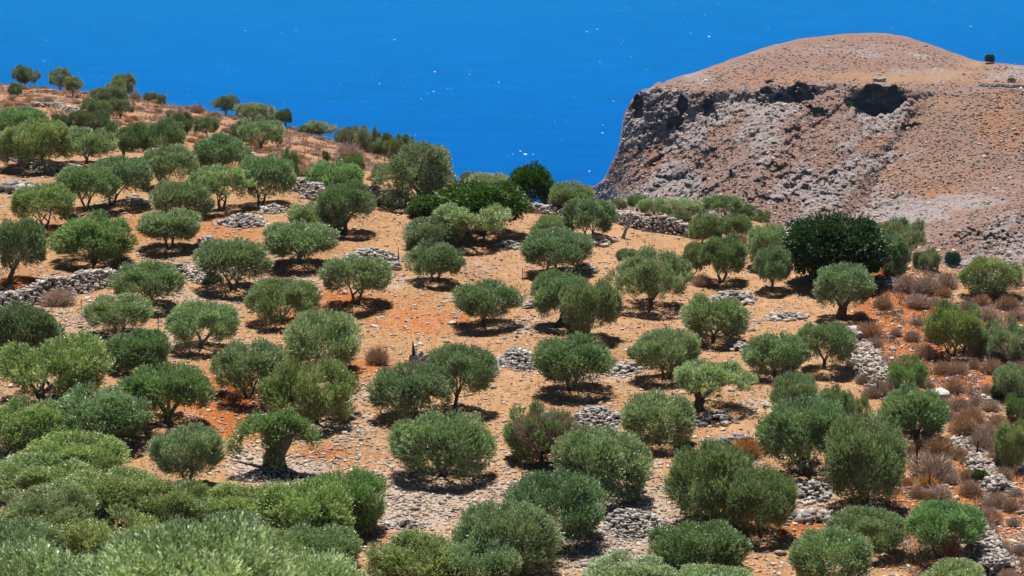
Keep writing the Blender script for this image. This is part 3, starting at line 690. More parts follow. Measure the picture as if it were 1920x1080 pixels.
def tube(pts, rad, n=7, knob=.12, sd=0):
    pts = np.array(pts, float); r = np.array(rad, float); V = []; m = len(pts)
    for i in range(m):
        t = norm(pts[min(i + 1, m - 1)] - pts[max(i - 1, 0)]); a = norm(np.cross(t, [.31, .9, .2])); b = np.cross(t, a)
        for k in range(n):
            an = 2 * math.pi * k / n; w = 1 + knob * 2 * (float(vnoise(np.array([math.cos(an) * 1.3 + sd, math.sin(an) * 1.3, i * .55]))) - .5) * 2
            V.append(pts[i] + (a * math.cos(an) + b * math.sin(an)) * r[i] * w)
    Q = [(i * n + k, i * n + (k + 1) % n, (i + 1) * n + (k + 1) % n, (i + 1) * n + k) for i in range(m - 1) for k in range(n)]
    return V, Q
def trunk_mesh(zc, B, R, dx, thick, stems, mat=None, lean=0):
    V = []; Q = []
    def add(p, r, n=7, kn=.15):
        v, q = tube(p, r, n, kn, rng.uniform(0, 50)); o = len(V); V.extend(v); Q.extend([tuple(x + o for x in f) for f in q])
    fork = max(.25, min(zc - B * .75, 1.4)) * rng.uniform(.55, .8)
    for s in range(stems):
        a0 = rng.uniform(0, 6.28) if stems > 1 else 0
        ox = (s - (stems - 1) / 2) * .35 * max(thick / .16, 1)
        r0 = thick * (1 if stems == 1 else .72)
        base = np.array([ox * .4, rng.uniform(-.1, .1) if stems > 1 else 0, -.35]); fk = np.array([ox * 1.6 + dx * .25 + lean, rng.normal(0, .1), fork])
        mid = (base + fk) / 2 + np.array([rng.normal(0, .06), rng.normal(0, .06), 0])
        add([base, base + [0, 0, .35], mid + [0, 0, .1], fk], [r0 * 1.9, r0 * 1.35, r0 * 1.0, r0 * .95], 9, .25)
        for k in range(4 if stems == 1 else 3):
            az = 6.283 * (k + rng.random() * .7) / (4 if stems == 1 else 3) + a0; q = rng.uniform(.45, .8)
            end = np.array([dx + math.cos(az) * R * q, math.sin(az) * R * q, zc + rng.uniform(-.1, .45) * B])
            m1 = fk + (end - fk) * .4 + np.array([0, 0, .12 * B]); m1[:2] += rng.normal(0, .12, 2)
            add([fk - [0, 0, .05], m1, end], [r0 * .62, r0 * .4, r0 * .14], 6, .15)
            for j in range(3):
                e2 = m1 + (end - m1) * rng.uniform(.2, 1) + norm(rng.normal(size=3) + [math.cos(az), math.sin(az), .6]) * R * .35
                add([m1 + (end - m1) * rng.uniform(0, .3), e2], [r0 * .25, r0 * .07], 4, .1)
    return make_mesh('trunk', np.array(V), np.array(Q), [mat or M_BARK], smooth=True)

TINT = {'s': (1.3, 1.2, .95), 'n': (1, 1, 1), 'p': (1.28, 1.22, 1.22), 'k': (.78, .84, .80), 'y': (1.12, 1.08, .84), 'g': (1.1, 1.02, 1.12), 'b': (.90, 1.03, .80)}
def tree(kind, bx, by, cx, w, top, bot, label, stems=1, thick=.13, tint='n', group='olive trees of the terraced grove', cat='olive tree', name='olive_tree', lean=0):
    c = hit(bx, by); k = px_per_m(c); R = w / 2 / k
    # keep trees whose foot could not be seen on their own spot
    hh = (bot - top) / k; B2 = (hh / 2) ** 2 - (R * .2) ** 2
    B = math.sqrt(max(B2, (.22 * R) ** 2)) / .98
    px0, py0 = project(c); zc = (py0 - (top + bot) / 2) / k / CP; zc = max(zc, B * .62); dx = (cx - px0) / k
    if cat == 'bush': t_ = zc + B; B = t_ * .54; zc = t_ * .46
    e = bpy.data.objects.new(name, None); S.collection.objects.link(e); e.location = c; e.empty_display_size = .3
    tag(e, label, cat, group)
    cm = KINDS[kind][rng.integers(len(KINDS[kind]))]
    co = link('crown', cm, e, (dx, 0, zc)); co.scale = (R / 2.3, R / 2.3 * rng.uniform(.88, 1.02), B / 1.4)
    co.rotation_euler = (0, 0, rng.uniform(0, 6.28))
    t = np.array(TINT[tint]) * rng.uniform(.92, 1.18) * np.array([rng.uniform(.94, 1.08), 1, rng.uniform(.88, 1.04)]); co.color = (*t, 1)
    link('trunk', trunk_mesh(zc, B, R, dx, thick * max(.6, min(1.4, R / 2.2)), stems, lean=lean), e)
    return e

G2 = 'wild trees on the upper left hillside'; G3 = 'trees along the far edge of the grove'; G4 = 'trees and bushes of the right hand slope'
def wt_(bx, by, cx, w, top, bot, label, **k):
    k.setdefault('group', G2); k.setdefault('cat', 'tree'); k.setdefault('name', 'wild_olive_tree'); k.setdefault('thick', .14)
    return tree(k.pop('kind', 'w'), bx, by, cx, w, top, bot, label, **k)
# --- ridge and upper left hillside
wt_(48,157,48,48,124,156,'dark round tree against the sea, leftmost on the ridge')
wt_(112,167,112,44,128,164,'dark tree on the ridge, second from the left against the sea')
wt_(137,181,137,36,144,170,'small parasol shaped tree on the ridge with a thin visible trunk',tint='y',thick=.10)
wt_(30,180,30,28,154,177,'small green bush just below the leftmost ridge tree',tint='b',name='bush',cat='bush')
wt_(234,188,230,54,141,182,'pale topped tree on the ridge above a column of dark trees',tint='p')
wt_(208,206,202,70,160,198,'wide tree directly below the pale topped ridge tree',tint='n')
wt_(183,238,183,54,183,228,'left one of two round trees in the middle of the hillside column')
wt_(226,222,226,44,183,214,'right one of two round trees in the hillside column, casting a shadow',tint='g')
wt_(157,250,157,54,208,244,'dark bushy tree at the lower end of the hillside column',tint='k')
wt_(116,250,116,38,212,246,'small dark bush left of the lower end of the hillside column',tint='k',name='bush',cat='bush')
wt_(190,248,192,40,214,246,'low dark bush filling the foot of the hillside column',tint='k',name='bush',cat='bush')
wt_(283,187,283,26,172,186,'tiny grey green bush on the ridge line',tint='g',name='bush',cat='bush')
wt_(302,190,302,20,177,190,'smallest pale bush on the ridge line',tint='p',name='bush',cat='bush')
wt_(424,214,424,48,178,208,'dark tree leaning on the ridge, left end of the ridge clump',tint='k')
wt_(472,232,472,72,190,228,'broad pale crowned tree in the centre of the ridge clump',tint='p')
wt_(512,232,512,52,206,230,'mid green tree wedged in the right half of the ridge clump')
wt_(535,235,535,32,204,232,'dark narrow tree at the right end of the ridge clump',tint='k')
wt_(490,280,488,88,222,272,'grey green loose tree below the ridge clump',tint='g',kind='l')
wt_(452,270,452,44,232,262,'thin grey bush left of the grey green loose tree',tint='g',kind='l',name='bush',cat='bush')
wt_(600,254,600,54,227,252,'pale rounded tree alone on the ridge',tint='p')
wt_(573,250,573,26,232,248,'small bush touching the lone pale ridge tree',name='bush',cat='bush')
wt_(388,258,388,50,220,252,'open dark tree with visible branches on the hillside',thick=.10,kind='l',tint='k')
wt_(335,260,335,54,212,256,'slender grey green tree rising behind the dark bushy grove trees',kind='l',tint='k')
wt_(404,226,404,18,212,226,'tiny dark bush below the ridge',name='bush',cat='bush',tint='k')
for a in [(655,268,655,46,235,262,'pale bush at the left end of the ridge thicket','p'),(690,280,690,56,240,276,'largest pale mass of the ridge thicket','p'),(716,286,716,40,252,284,'dark lower bush in the ridge thicket','k'),
          (708,262,706,22,241,260,'small upright bush poking over the ridge thicket','n'),(728,266,727,20,247,264,'small dark bush against the sea, second over the thicket','k'),(746,268,746,20,252,266,'small dark bush against the sea, third over the thicket','k'),
          (755,284,752,52,258,282,'low bush between the thicket and the old clumpy olive','n'),(780,290,780,50,263,290,'pale bush just behind the old clumpy olive','p'),(833,312,833,24,280,300,'tiny dark bush at the right shoulder of the old clumpy olive','k')]:
    wt_(*a[:6], a[6], tint=a[7], name='bush', cat='bush')
wt_(663,318,663,44,288,314,'bright green bush on the hillside above the stone wall',tint='b',name='bush',cat='bush')
wt_(545,332,543,38,282,328,'narrow dusty dark shrub on the slope, feathery',tint='k',kind='l',name='bush',cat='bush')
wt_(612,302,611,14,284,302,'tiny dark shrub by rocks on the slope',tint='k',name='bush',cat='bush')
wt_(880,342,880,40,322,342,'dusty bush on the crest right of the old clumpy olive',tint='g',name='bush',cat='bush')
# --- upper left of the grove
tree('d',25,250,30,120,203,256,'wide green tree at the left edge, behind the big trunked olive',tint='b')
tree('d',66,316,72,120,228,302,'big olive with a dark forked trunk in front of the upper left wall',stems=2,thick=.2,tint='y')
tree('d',-5,318,0,54,252,312,'pale olive cut by the left edge, beside the upper wall',tint='p')
tree('l',163,308,163,108,242,304,'silvery olive right of the big forked one near the upper wall',tint='p')
tree('l',232,300,232,92,230,292,'dark leafy tree in the upper left row, left half of a joined pair',tint='k')
tree('l',305,300,300,96,228,296,'dark leafy tree in the upper left row, right half of a joined pair',tint='k')
tree('d',412,324,412,118,256,320,'smooth dark green domed olive reaching to the ground under the ridge clump',tint='k')
tree('d',302,352,316,112,277,340,'dome olive with thin stems seen left of a smooth dark one',stems=2,tint='n')
tree('d',628,362,628,104,305,360,'bushy dome olive just behind the wall, left of the old clumpy olive',tint='b')
tree('w',772,386,785,148,275,374,'biggest old olive with clumpy grey crown standing above the wall',stems=2,thick=.3,cat='olive tree',tint='g')
tree('d',160,396,165,116,310,378,'dome olive with a slanting dark trunk, left of centre in the second row',stems=2,tint='n')
tree('d',208,386,228,112,297,366,'leaning olive overlapping its left neighbour in the second row',stems=2,tint='n')
tree('d',343,408,343,120,342,410,'rounded olive touching the ground in the third row',tint='n')
tree('l',416,397,417,116,311,374,'silvery olive on two curved stems',stems=2,tint='p')
tree('d',487,385,502,106,296,368,'olive with a V shaped trunk right of the silvery two stemmed one',stems=2,tint='n')
tree('d',86,430,82,118,348,414,'small trunked dome olive near the left edge above the wide dark one',stems=2,tint='y')
tree('d',317,468,320,120,395,450,'dome olive with short trunk above a small rough stone pile',stems=2,tint='n')
tree('d',646,440,652,100,346,414,'upright olive with bare straight trunk and drooping right side',thick=.16,tint='n')
tree('d',592,436,592,108,384,438,'dome olive half hidden behind the wide one with spreading limbs',tint='p')
tree('d',562,497,563,142,418,480,'wide umbrella olive with short spreading limbs and oval shadow',stems=1,thick=.16,tint='n')
tree('d',20,528,40,110,414,508,'large dome olive at the left edge above the curved wall',thick=.18,tint='k')
tree('d',178,492,180,160,408,488,'widest dark olive of the upper left with deep shadow beneath',tint='b',thick=.18)
tree('d',437,545,438,142,452,526,'dome olive on forked trunk above the clearing, left of centre',stems=2,tint='n')
# --- around the fig
tree('f',905,440,905,150,345,415,'bright green wide spreading fig tree in the upper centre',thick=.2,cat='fig tree',name='fig_tree',group=G3)
tree('f',815,408,815,92,365,410,'lower left lobe of bright green fig foliage beside the old clumpy olive',thick=.12,cat='fig tree',name='fig_tree',group=G3)
tree('d',920,380,918,92,326,366,'pale olive peeking over the fig tree',tint='p',group=G3)
tree('f',995,388,995,84,315,384,'dark broadleaf tree with reddish leaves standing against the sea',tint='k',cat='tree',name='broadleaf_tree',group=G3,thick=.1)
tree('l',862,462,888,140,380,442,'wide pale olive in front of the fig, on a leaning trunk',thick=.22,tint='p',lean=.3)
tree('d',805,464,812,108,411,466,'dome olive low to the ground left of the fig fronting olive',tint='n')
tree('d',816,530,820,105,458,520,'small vase shaped olive with slim trunk and oval shadow',stems=2,tint='n')
tree('d',1070,400,1070,82,345,398,'pale olive at the far edge against the cliff foot',tint='p',group=G3)
tree('d',1104,450,1103,94,374,438,'olive on two slim stems before the far wall',stems=2,tint='n')
tree('d',1037,446,1037,82,406,452,'back one of the twin crowned olives',tint='p')
tree('d',1032,514,1043,130,434,502,'front one of the twin crowned olives, low over stones',stems=2,tint='n')
# --- middle
tree('d',670,572,668,126,483,552,'neat umbrella olive in the clearing with wide oval shadow',stems=2,tint='n',thick=.14)
tree('d',276,576,278,136,493,564,'dome olive above the right end of the curved wall',stems=2,tint='n')
tree('d',530,608,530,130,524,604,'round olive left of the red earth patch',tint='n')
tree('d',906,612,913,126,530,592,'small umbrella olive with slim trunk in the central clearing',stems=1,tint='n')
tree('d',1045,614,1050,104,512,588,'left one of the paired old olives with a thick slanting trunk',thick=.26,tint='n',lean=.35)
tree('d',1100,640,1108,110,530,616,'right one of the paired old olives on a thick upright trunk',thick=.28,tint='n')
tree('l',1218,578,1225,142,473,570,'big round feathery olive in the dry grass right of the pair',tint='n')
tree('d',1168,500,1175,42,467,490,'tiny young olive left behind the feathery one',tint='n',thick=.06)
tree('d',1298,522,1300,42,458,508,'slim small olive left of the two stemmed one in the straw',stems=2,thick=.10)
tree('d',1352,530,1357,92,448,514,'olive on two pale curved stems standing in straw',stems=2,thick=.15,tint='n')
tree('d',1322,464,1326,74,403,456,'upper small olive at the far edge of the straw field',stems=2,tint='n',group=G3)
tree('d',1376,450,1378,62,402,448,'small olive right of another at the far edge of the straw field',tint='n',group=G3)
tree('d',1440,500,1440,86,426,496,'pale olive left of the carob, behind a short trunked one',tint='p')
tree('d',1447,546,1450,74,464,530,'compact olive on a single straight trunk left of the carob',thick=.16)
tree('c',1530,532,1568,180,412,512,'huge dark glossy carob tree, the darkest crown in the grove',thick=.24,cat='carob tree',name='carob_tree',group=G3,stems=2)
tree('d',1668,522,1666,72,440,520,'olive pressed against the right side of the carob',stems=2,tint='n')
tree('d',1580,600,1580,112,500,574,'olive on a very thick gnarled trunk beside the red slope',thick=.34,tint='n')
for a in [('d',1195,388,1197,44,366,390,'small dusty olive beyond the far wall, leftmost of the row','n'),('d',1160,392,1160,30,374,392,'tiny bush beyond the far wall beside the cliff foot','g'),('d',1226,402,1226,64,372,402,'dark stemmed olive beyond the far wall','p'),('d',1284,404,1284,72,374,404,'wide pale olive beyond the far wall','p'),
          ('l',1272,428,1272,54,392,430,'dusty brown green bush on the far wall','g'),('l',1360,402,1356,78,366,400,'dark green tree at the grove edge against the cliff','k'),('d',1393,412,1393,46,384,414,'dark bush right of the dark green edge tree','k'),('w',1427,418,1427,36,396,418,'small round bush rightmost at the far edge before the carob','b'),
          ('d',1185,420,1185,22,400,416,'tiny olive shoot in front of the far wall','n')]:
    tree(*a[:7], a[7], tint=a[8], group=G3)
wt_(1688,482,1690,94,412,476,'dusty brown green tree behind the carob, at the crest',kind='l',tint='g',group=G3)
wt_(1648,455,1650,60,416,452,'small olive green crown peeping over the carob shoulder',tint='y',group=G3)
wt_(1742,508,1742,42,468,504,'low dusty bush at the crest above the white rock',kind='l',tint='g',group=G3,name='bush',cat='bush')
wt_(1722,502,1722,26,470,500,'small dark bush at the crest left of the white rock',tint='k',group=G3,name='bush',cat='bush')
wt_(1862,556,1862,116,482,548,'broad olive green bush at the right crest against the far slope',tint='y',stems=2,group=G4)
# --- centre right rows
tree('d',1337,642,1338,128,557,632,'dome olive with wide dark shadow below the block pile',tint='n',stems=1)
tree('d',1545,692,1550,104,607,680,'olive with thin trunk left of the crumbling wall',tint='n')
tree('d',1452,706,1452,114,628,700,'round olive low to the ground in the right rows',tint='n')
tree('d',1250,712,1250,128,622,696,'dome olive on short crossing stems right of the centre',stems=2)
tree('d',1072,732,1075,142,633,714,'perfect umbrella olive right of the sloping stone bank',stems=2,thick=.14)
tree('d',855,772,863,134,649,744,'olive beside the dead grey stump, with dead grass at its foot',tint='n')
tree('l',1310,770,1333,140,677,744,'old leaning olive on a thick pale slanting trunk',thick=.32,tint='p',lean=-.15)
tree('d',1232,832,1232,138,742,836,'silvery round olive right of the big stone heap',tint='p')
tree('d',830,896,830,184,775,896,'wide olive in the lower centre with a big dark shadow',tint='n',thick=.18)
tree('d',1120,932,1125,184,806,926,'wide pale olive below the half dead bush',tint='p',thick=.18)
tree('d',1495,775,1490,84,704,770,'small olive above the biggest right hand tree',tint='n')
tree('d',1558,800,1560,70,730,792,'low olive behind the biggest right hand pair',tint='n')
tree('l',1602,802,1602,50,738,796,'small thin olive shoot right of the low one behind the pair',tint='p')
tree('d',1510,890,1508,168,747,878,'left and larger one of the big overlapping right hand pair',thick=.3,tint='n')
tree('d',1620,950,1618,146,790,944,'right and lower one of the big overlapping right hand pair',thick=.3,tint='p')
tree('d',1715,822,1715,132,732,818,'dark rounded olive at the edge of the shrubby red slope',thick=.2)
tree('d',1330,985,1332,160,835,976,'big round olive in the lower right centre',thick=.22,tint='n')
tree('d',1425,1005,1425,130,885,995,'lower olive joined to the right side of a bigger round one',tint='n')
tree('d',1622,1042,1622,144,955,1036,'olive on the red soil beneath the big right hand pair',stems=2)
tree('d',1555,1098,1555,158,1000,1096,'round olive touching the bottom edge, right of centre',tint='n')
# --- left middle
tree('d',224,634,225,126,554,618,'dome olive under the long curved wall, showing its trunk',stems=2)
tree('d',378,652,380,130,568,646,'round silvery olive in the left middle with shadow on red soil',tint='p')
tree('d',35,664,42,128,575,668,'big olive cut by the left edge below the curved wall',tint='k')
tree('d',605,694,607,156,588,690,'tall pale green olive left of the dry bush',tint='p')
tree('d',262,695,262,126,622,694,'low olive left of the red track, under another',tint='k')
tree('l',90,755,105,215,632,750,'largest yellow green olive of the left side',tint='y',thick=.25,stems=2)
tree('d',465,748,470,150,642,736,'olive beside the red track with rocks under it',stems=2)
tree('l',592,792,582,184,675,804,'large brownish green olive behind the pollard',tint='y',thick=.22)
tree('d',770,786,770,154,688,780,'round olive left of the one by the dead stump',stems=2)
tree('d',317,800,312,160,684,778,'olive with thick short trunk over the red track',thick=.2,tint='b')
# --- lower left
tree('d',192,835,195,186,732,824,'wide dark olive in the left foreground row',tint='n',stems=2)
tree('d',60,850,62,180,756,842,'olive green crown at the left edge of the foreground row',tint='y')
tree('d',352,914,353,136,802,888,'single stemmed olive just left of the pollard',tint='n',stems=2)
tree('d',150,890,140,190,815,905,'broad crown in the left foreground thicket, topmost',tint='s')
tree('d',60,925,70,190,855,935,'crown at the left edge of the foreground thicket, under the topmost',tint='s')
tree('d',205,965,215,190,880,965,'crown right of the left foreground thicket centre',tint='s')
tree('l',80,1010,80,190,915,1010,'pale dusty olive with dead twigs in the left foreground thicket',tint='g')
tree('d',330,985,320,190,905,990,'yellowish crown in the left foreground thicket below the single stemmed olive',tint='y')
tree('l',210,1050,215,200,965,1060,'sunlit crown low in the left foreground behind the nearest branches',tint='y')
tree('d',455,1000,450,170,915,1000,'low crown below the white stones around the pollard',tint='s')
tree('d',560,1020,565,190,905,1025,'wide crown at the bottom, left of the flat white patch',tint='s')
tree('d',655,1000,650,150,886,992,'green topped crown right of the wide bottom one',tint='b')
tree('d',610,1075,600,160,990,1075,'crown behind the nearest blurred branches, at the bottom',tint='n')
tree('d',20,1075,20,190,985,1075,'crown in the lower left corner of the thicket, behind the nearest branches',tint='n')
tree('d',110,985,130,170,905,985,'crown in the middle of the left foreground thicket',tint='s')
tree('l',400,1060,400,190,965,1065,'crown behind the nearest blurred olive, partly hidden by it',tint='n')
tree('d',500,1100,500,170,1000,1095,'crown at the bottom edge right of the nearest blurred olive',tint='y')
tree('d',1045,1012,1043,186,892,1006,'upper crown of the bottom centre cluster with a dark shadow at right',tint='k',thick=.2)
tree('d',950,1066,950,196,945,1075,'lower front crown of the bottom centre cluster',tint='n')
tree('d',780,1100,780,200,1008,1105,'low long crown on the bottom edge left of the cluster',tint='y')
tree('d',900,1110,900,150,1020,1110,'crown cut by the bottom edge between two clusters',tint='n')
tree('d',1310,1068,1310,180,982,1075,'dark crown at the bottom edge right of the grey gravel',tint='k')
tree('d',1185,1110,1185,170,1045,1110,'pale crown cut by the bottom edge below the grey gravel',tint='p')
tree('d',1340,1130,1340,150,1062,1130,'crown just entering the bottom edge, right of another pale one',tint='p')
tree('d',1792,1120,1792,130,1054,1120,'olive cut by the bottom edge below the one with dead twigs',tint='p')
half_twig = tree('d',1770,1050,1770,136,942,1026,'olive with reddish dead twigs in its middle at the lower right',tint='b',stems=3,group=G4)
# --- right slope
wt_(1792,668,1790,112,573,662,'tangled olive green bush on the red slope, left of two',kind='l',tint='y',group=G4,stems=3)
wt_(1838,660,1840,60,600,655,'dusty olive bush joined to the right of the tangled one',kind='l',tint='g',group=G4)
wt_(1885,672,1885,92,604,676,'grey green bush at the right edge of the slope thicket',kind='l',tint='g',group=G4)
tree('d',1898,750,1898,74,686,748,'small olive at the right edge below the slope thicket',tint='p',group=G4)
tree('l',1912,790,1912,60,740,796,'dark green shrub at the right edge in mid slope',tint='k',group=G4)
tree('d',1893,880,1895,66,796,872,'pale topped olive at the right edge with deep shade below',tint='p',group=G4)
tree('l',1700,738,1700,76,672,736,'dark green broadleaf shrub above the rounded edge olive',tint='b',group=G4,cat='shrub',name='evergreen_shrub',thick=.1)
tree('c',1873,748,1873,28,722,748,'small bright green shrub on the lower red slope',tint='b',group=G4,cat='shrub',name='evergreen_shrub',thick=.05)
tree('f',1838,905,1838,24,882,904,'small light green shrub among slabs on the red slope',group=G4,cat='shrub',name='evergreen_shrub',thick=.04)

# --- far trees on the headland and gorge side
def far_bush(p, w, h, label, mesh, tint, cat='bush', name='bush', stem=.3):
    e = bpy.data.objects.new(name, None); S.collection.objects.link(e); e.location = p; tag(e, label, cat)
    co = link('crown', mesh, e, (0, -w * .1, h * stem + h * .5)); co.scale = (w / 4.6, w / 4.6, h / 2.8); co.color = (*TINT[tint], 1)
    v, q = tube([(0, 0, -.5), (.1, 0, h * stem), (0, 0, h * (stem + .4))], [w * .06, w * .045, w * .02])
    link('trunk', make_mesh('trunk', np.array(v), np.array(q), [M_BARK]), e)
far_bush(headpt(1856, 119), 4.6, 3.2, 'lone dark tree on the skyline of the headland, right of its top', CAROB[0], 'n', 'tree', 'lone_tree', .25)
far_bush(headpt(1785, 496), 5.6, 4.2, 'dark green bush standing alone on the far rocky slope at right', CAROB[1], 'b', stem=.1)
far_bush(headpt(1590, 200) - np.array([0, 3, 0]), 2.2, 2.6, 'green bush at the left lip of the big cave', FIGM[0], 'n', stem=0)
far_bush(headpt(1897, 153), 3.6, 2.0, 'grey green bush by the field wall on top of the headland', WILD[1], 'n', stem=0)

# --- special trees
# hollow pollard: thick trunk, mop of shoots on top, a hanging curtain and an arching branch to the left
c = hit(518, 893); k = px_per_m(c)
def rel(px, py, dy=0): return ((px - 518) / k, dy, (893 - py) / k / CP)
e = bpy.data.objects.new('pollarded_olive_tree', None); S.collection.objects.link(e); e.location = c
tag(e, 'old pollarded olive with thick hollow trunk and a leafy branch arching down to the left', 'olive tree')
L_ = []
for (x, y, r, n) in [(535,800,.55,5),(560,808,.45,5),(505,802,.5,5),(582,822,.3,3),(540,790,.4,4),(490,798,.35,3),(470,802,.3,3),(455,815,.3,3),(445,832,.28,3),(438,848,.26,3),(515,830,.4,4),(510,855,.3,3),(520,868,.22,2),(592,840,.2,2),(520,812,.5,4)]:
    for j in range(n): 
        p = rel(x + rng.normal(0, 5), y + rng.normal(0, 4), rng.normal(0, .25) - (.35 if 830 < y and 500 < x < 530 else 0)); L_.append((*p, r * rng.uniform(.7, 1)))
cm = crown_mesh(901, M_OLIVE, list_=L_, nsprig=60, nleaf=10, upb=.7, W=3, H=2)
co = link('crown', cm, e); co.color = (.98, 1.1, .8, 1)
V_ = []; Q_ = []
def addt(p, r, n=9, kn=.3):
    v, q = tube(p, r, n, kn, rng.uniform(0, 50)); o = len(V_); V_.extend(v); Q_.extend([tuple(x + o for x in f) for f in q])
addt([rel(522,905), rel(508,880), rel(510,862), rel(522,845), rel(538,822), rel(545,800)], [.62,.58,.5,.34,.26,.2], 12, .35)
addt([rel(535,900,.1), rel(528,870,.1), rel(528,850)], [.38,.3,.2], 9, .35)
addt([rel(536,826), rel(505,800), rel(470,803), rel(445,832)], [.2,.13,.09,.04], 6)
addt([rel(545,806), rel(570,812), rel(590,836)], [.14,.09,.03], 6)
addt([rel(500,880), rel(470,872), rel(442,866)], [.14,.08,.03], 6)
link('trunk', make_mesh('trunk', np.array(V_), np.array(Q_), [M_BARK], smooth=True), e)

# nearest blurred branches at the bottom left
def near_tree(D, px, topy, r, label, sd):
    x = (px - 960) / F * D / CP; zt = -D * float(tan_dep(topy)); zg = float(tz(x, D))
    e = bpy.data.objects.new('olive_tree', None); S.collection.objects.link(e); e.location = (x, D, zg); tag(e, label, 'olive tree', 'olive trees of the terraced grove')
    zc = zt - r * .85 - zg; B = r * .8
    cm = crown_mesh(sd, M_OLIVE, W=2 * r, H=2 * B, nclump=210, clump=(.2, .45), nsprig=75, nleaf=7, L=.075, LW=.024, lumpy=.2, upb=.8)
    co = link('crown', cm, e, (0, 0, zc)); co.color = (1.6, 1.5, 1.35, 1)
    link('trunk', trunk_mesh(zc, B, r, 0, .16, 2), e)
near_tree(37, 330, 992, 1.55, 'nearest olive, blurred leafy crown rising from the bottom edge left of centre', 950)
near_tree(42, 20, 1030, 1.7, 'near blurred olive crown in the bottom left corner', 951)
near_tree(52, 560, 1052, 1.1, 'near crown on the bottom edge, right of the most blurred one', 952)

# ------------------------------------------------------------------ dry shrubs
def twig_mesh(sd, n=2200):
    r = np.random.default_rng(sd)
    d = norm(r.normal(size=(n, 3))); d[:, 2] = np.abs(d[:, 2]) * .9 + .05; d = norm(d)
    lob = .8 + .4 * fbm(d * 2.2 + sd, 2)
    a = d * (lob * r.uniform(.25, .8, n))[:, None] * np.array([.5, .5, .55])
    dr = norm(d * .8 + np.array([0, 0, .5]) + r.normal(0, .35, (n, 3)))
    L = r.uniform(.08, .22, n); s = norm(np.cross(dr, r.normal(size=(n, 3)))) * (.005 + .004 * r.random(n))[:, None]
    v = np.stack([a - s, a + s, a + dr * L[:, None]], 1)
    m = 60; d2 = norm(r.normal(size=(m, 3)) * np.array([1, 1, .6]) + np.array([0, 0, .7])); s2 = norm(np.cross(d2, r.normal(size=(m, 3)))) * .012
    v2 = np.stack([-s2 + [0, 0, -.05], s2 + [0, 0, -.05], d2 * .45], 1)
    v = np.concatenate([v, v2]).reshape(-1, 3)
    sh = np.concatenate([np.clip(r.normal(.5, .2, n) + (L - .17), 0, 1), np.zeros(m)])
    return make_mesh('dry_shrub', v, np.arange(len(v)).reshape(-1, 3), [M_TWIG], {'shade': ('FACE', 'FLOAT', sh)})
TW = [twig_mesh(i) for i in range(5)]
TWC = {'grey': (1.7, 1.6, 1.68), 'rust': (1.75, 1.4, 1.2), 'straw': (2.0, 1.4, .72), 'brown': (1.65, 1.42, 1.32), 'dark': (.8, .72, .72)}
def shrub(px, py, w, col, label, h=.75, group=None, cat='dry shrub'):
    c = hit(px, py); s = w / px_per_m(c) * 1.25
    o = link('dry_shrub', TW[rng.integers(5)], loc=c); o.scale = (s, s, s * h * 1.15); o.rotation_euler = (0, 0, rng.uniform(0, 6.28))
    t = np.array(TWC[col]) * rng.uniform(.88, 1.12); o.color = (*t, 1); return tag(o, label, cat, group)
shrub(708, 682, 46, 'brown', 'lone brown dry bush left of the dead stump in the red clearing', 1.0)
shrub(110, 572, 66, 'grey', 'grey thorny shrub growing over the long curved wall', .7)
shrub(1655, 578, 40, 'brown', 'brown dry shrub right beside the thick gnarled trunk')
shrub(1770, 556, 30, 'rust', 'orange brown round shrub at the top of the right slope', .9)
shrub(1868, 560, 44, 'rust', 'bright rust cushion shrub under the broad crest bush', .6)
shrub(1630, 632, 52, 'rust', 'large rust brown shrub at the head of the crumbling wall', .8)
shrub(1752, 895, 84, 'grey', 'largest grey skeletal shrub on the lower right slope', .8)
shrub(1760, 850, 60, 'rust', 'pinkish rust dome shrub above the largest grey one', .7)
shrub(1400, 858, 62, 'straw', 'straw orange dry bush left of the biggest right hand tree', .9)
shrub(1808, 812, 56, 'rust', 'rust dome shrub with dark stems near a small white rock', .8)
shrub(1788, 735, 44, 'rust', 'orange brown cushion above the long pale boulder', .8)
shrub(1843, 985, 46, 'brown', 'half orange half grey cushion near the bottom right wall', .8)
GR = {'grey': 'grey dry skeletal shrub on the stony right slope', 'rust': 'rust coloured dry cushion shrub on the stony right slope', 'brown': 'brown dry shrub on the stony right slope', 'straw': 'straw coloured dry tuft shrub on the stony right slope'}
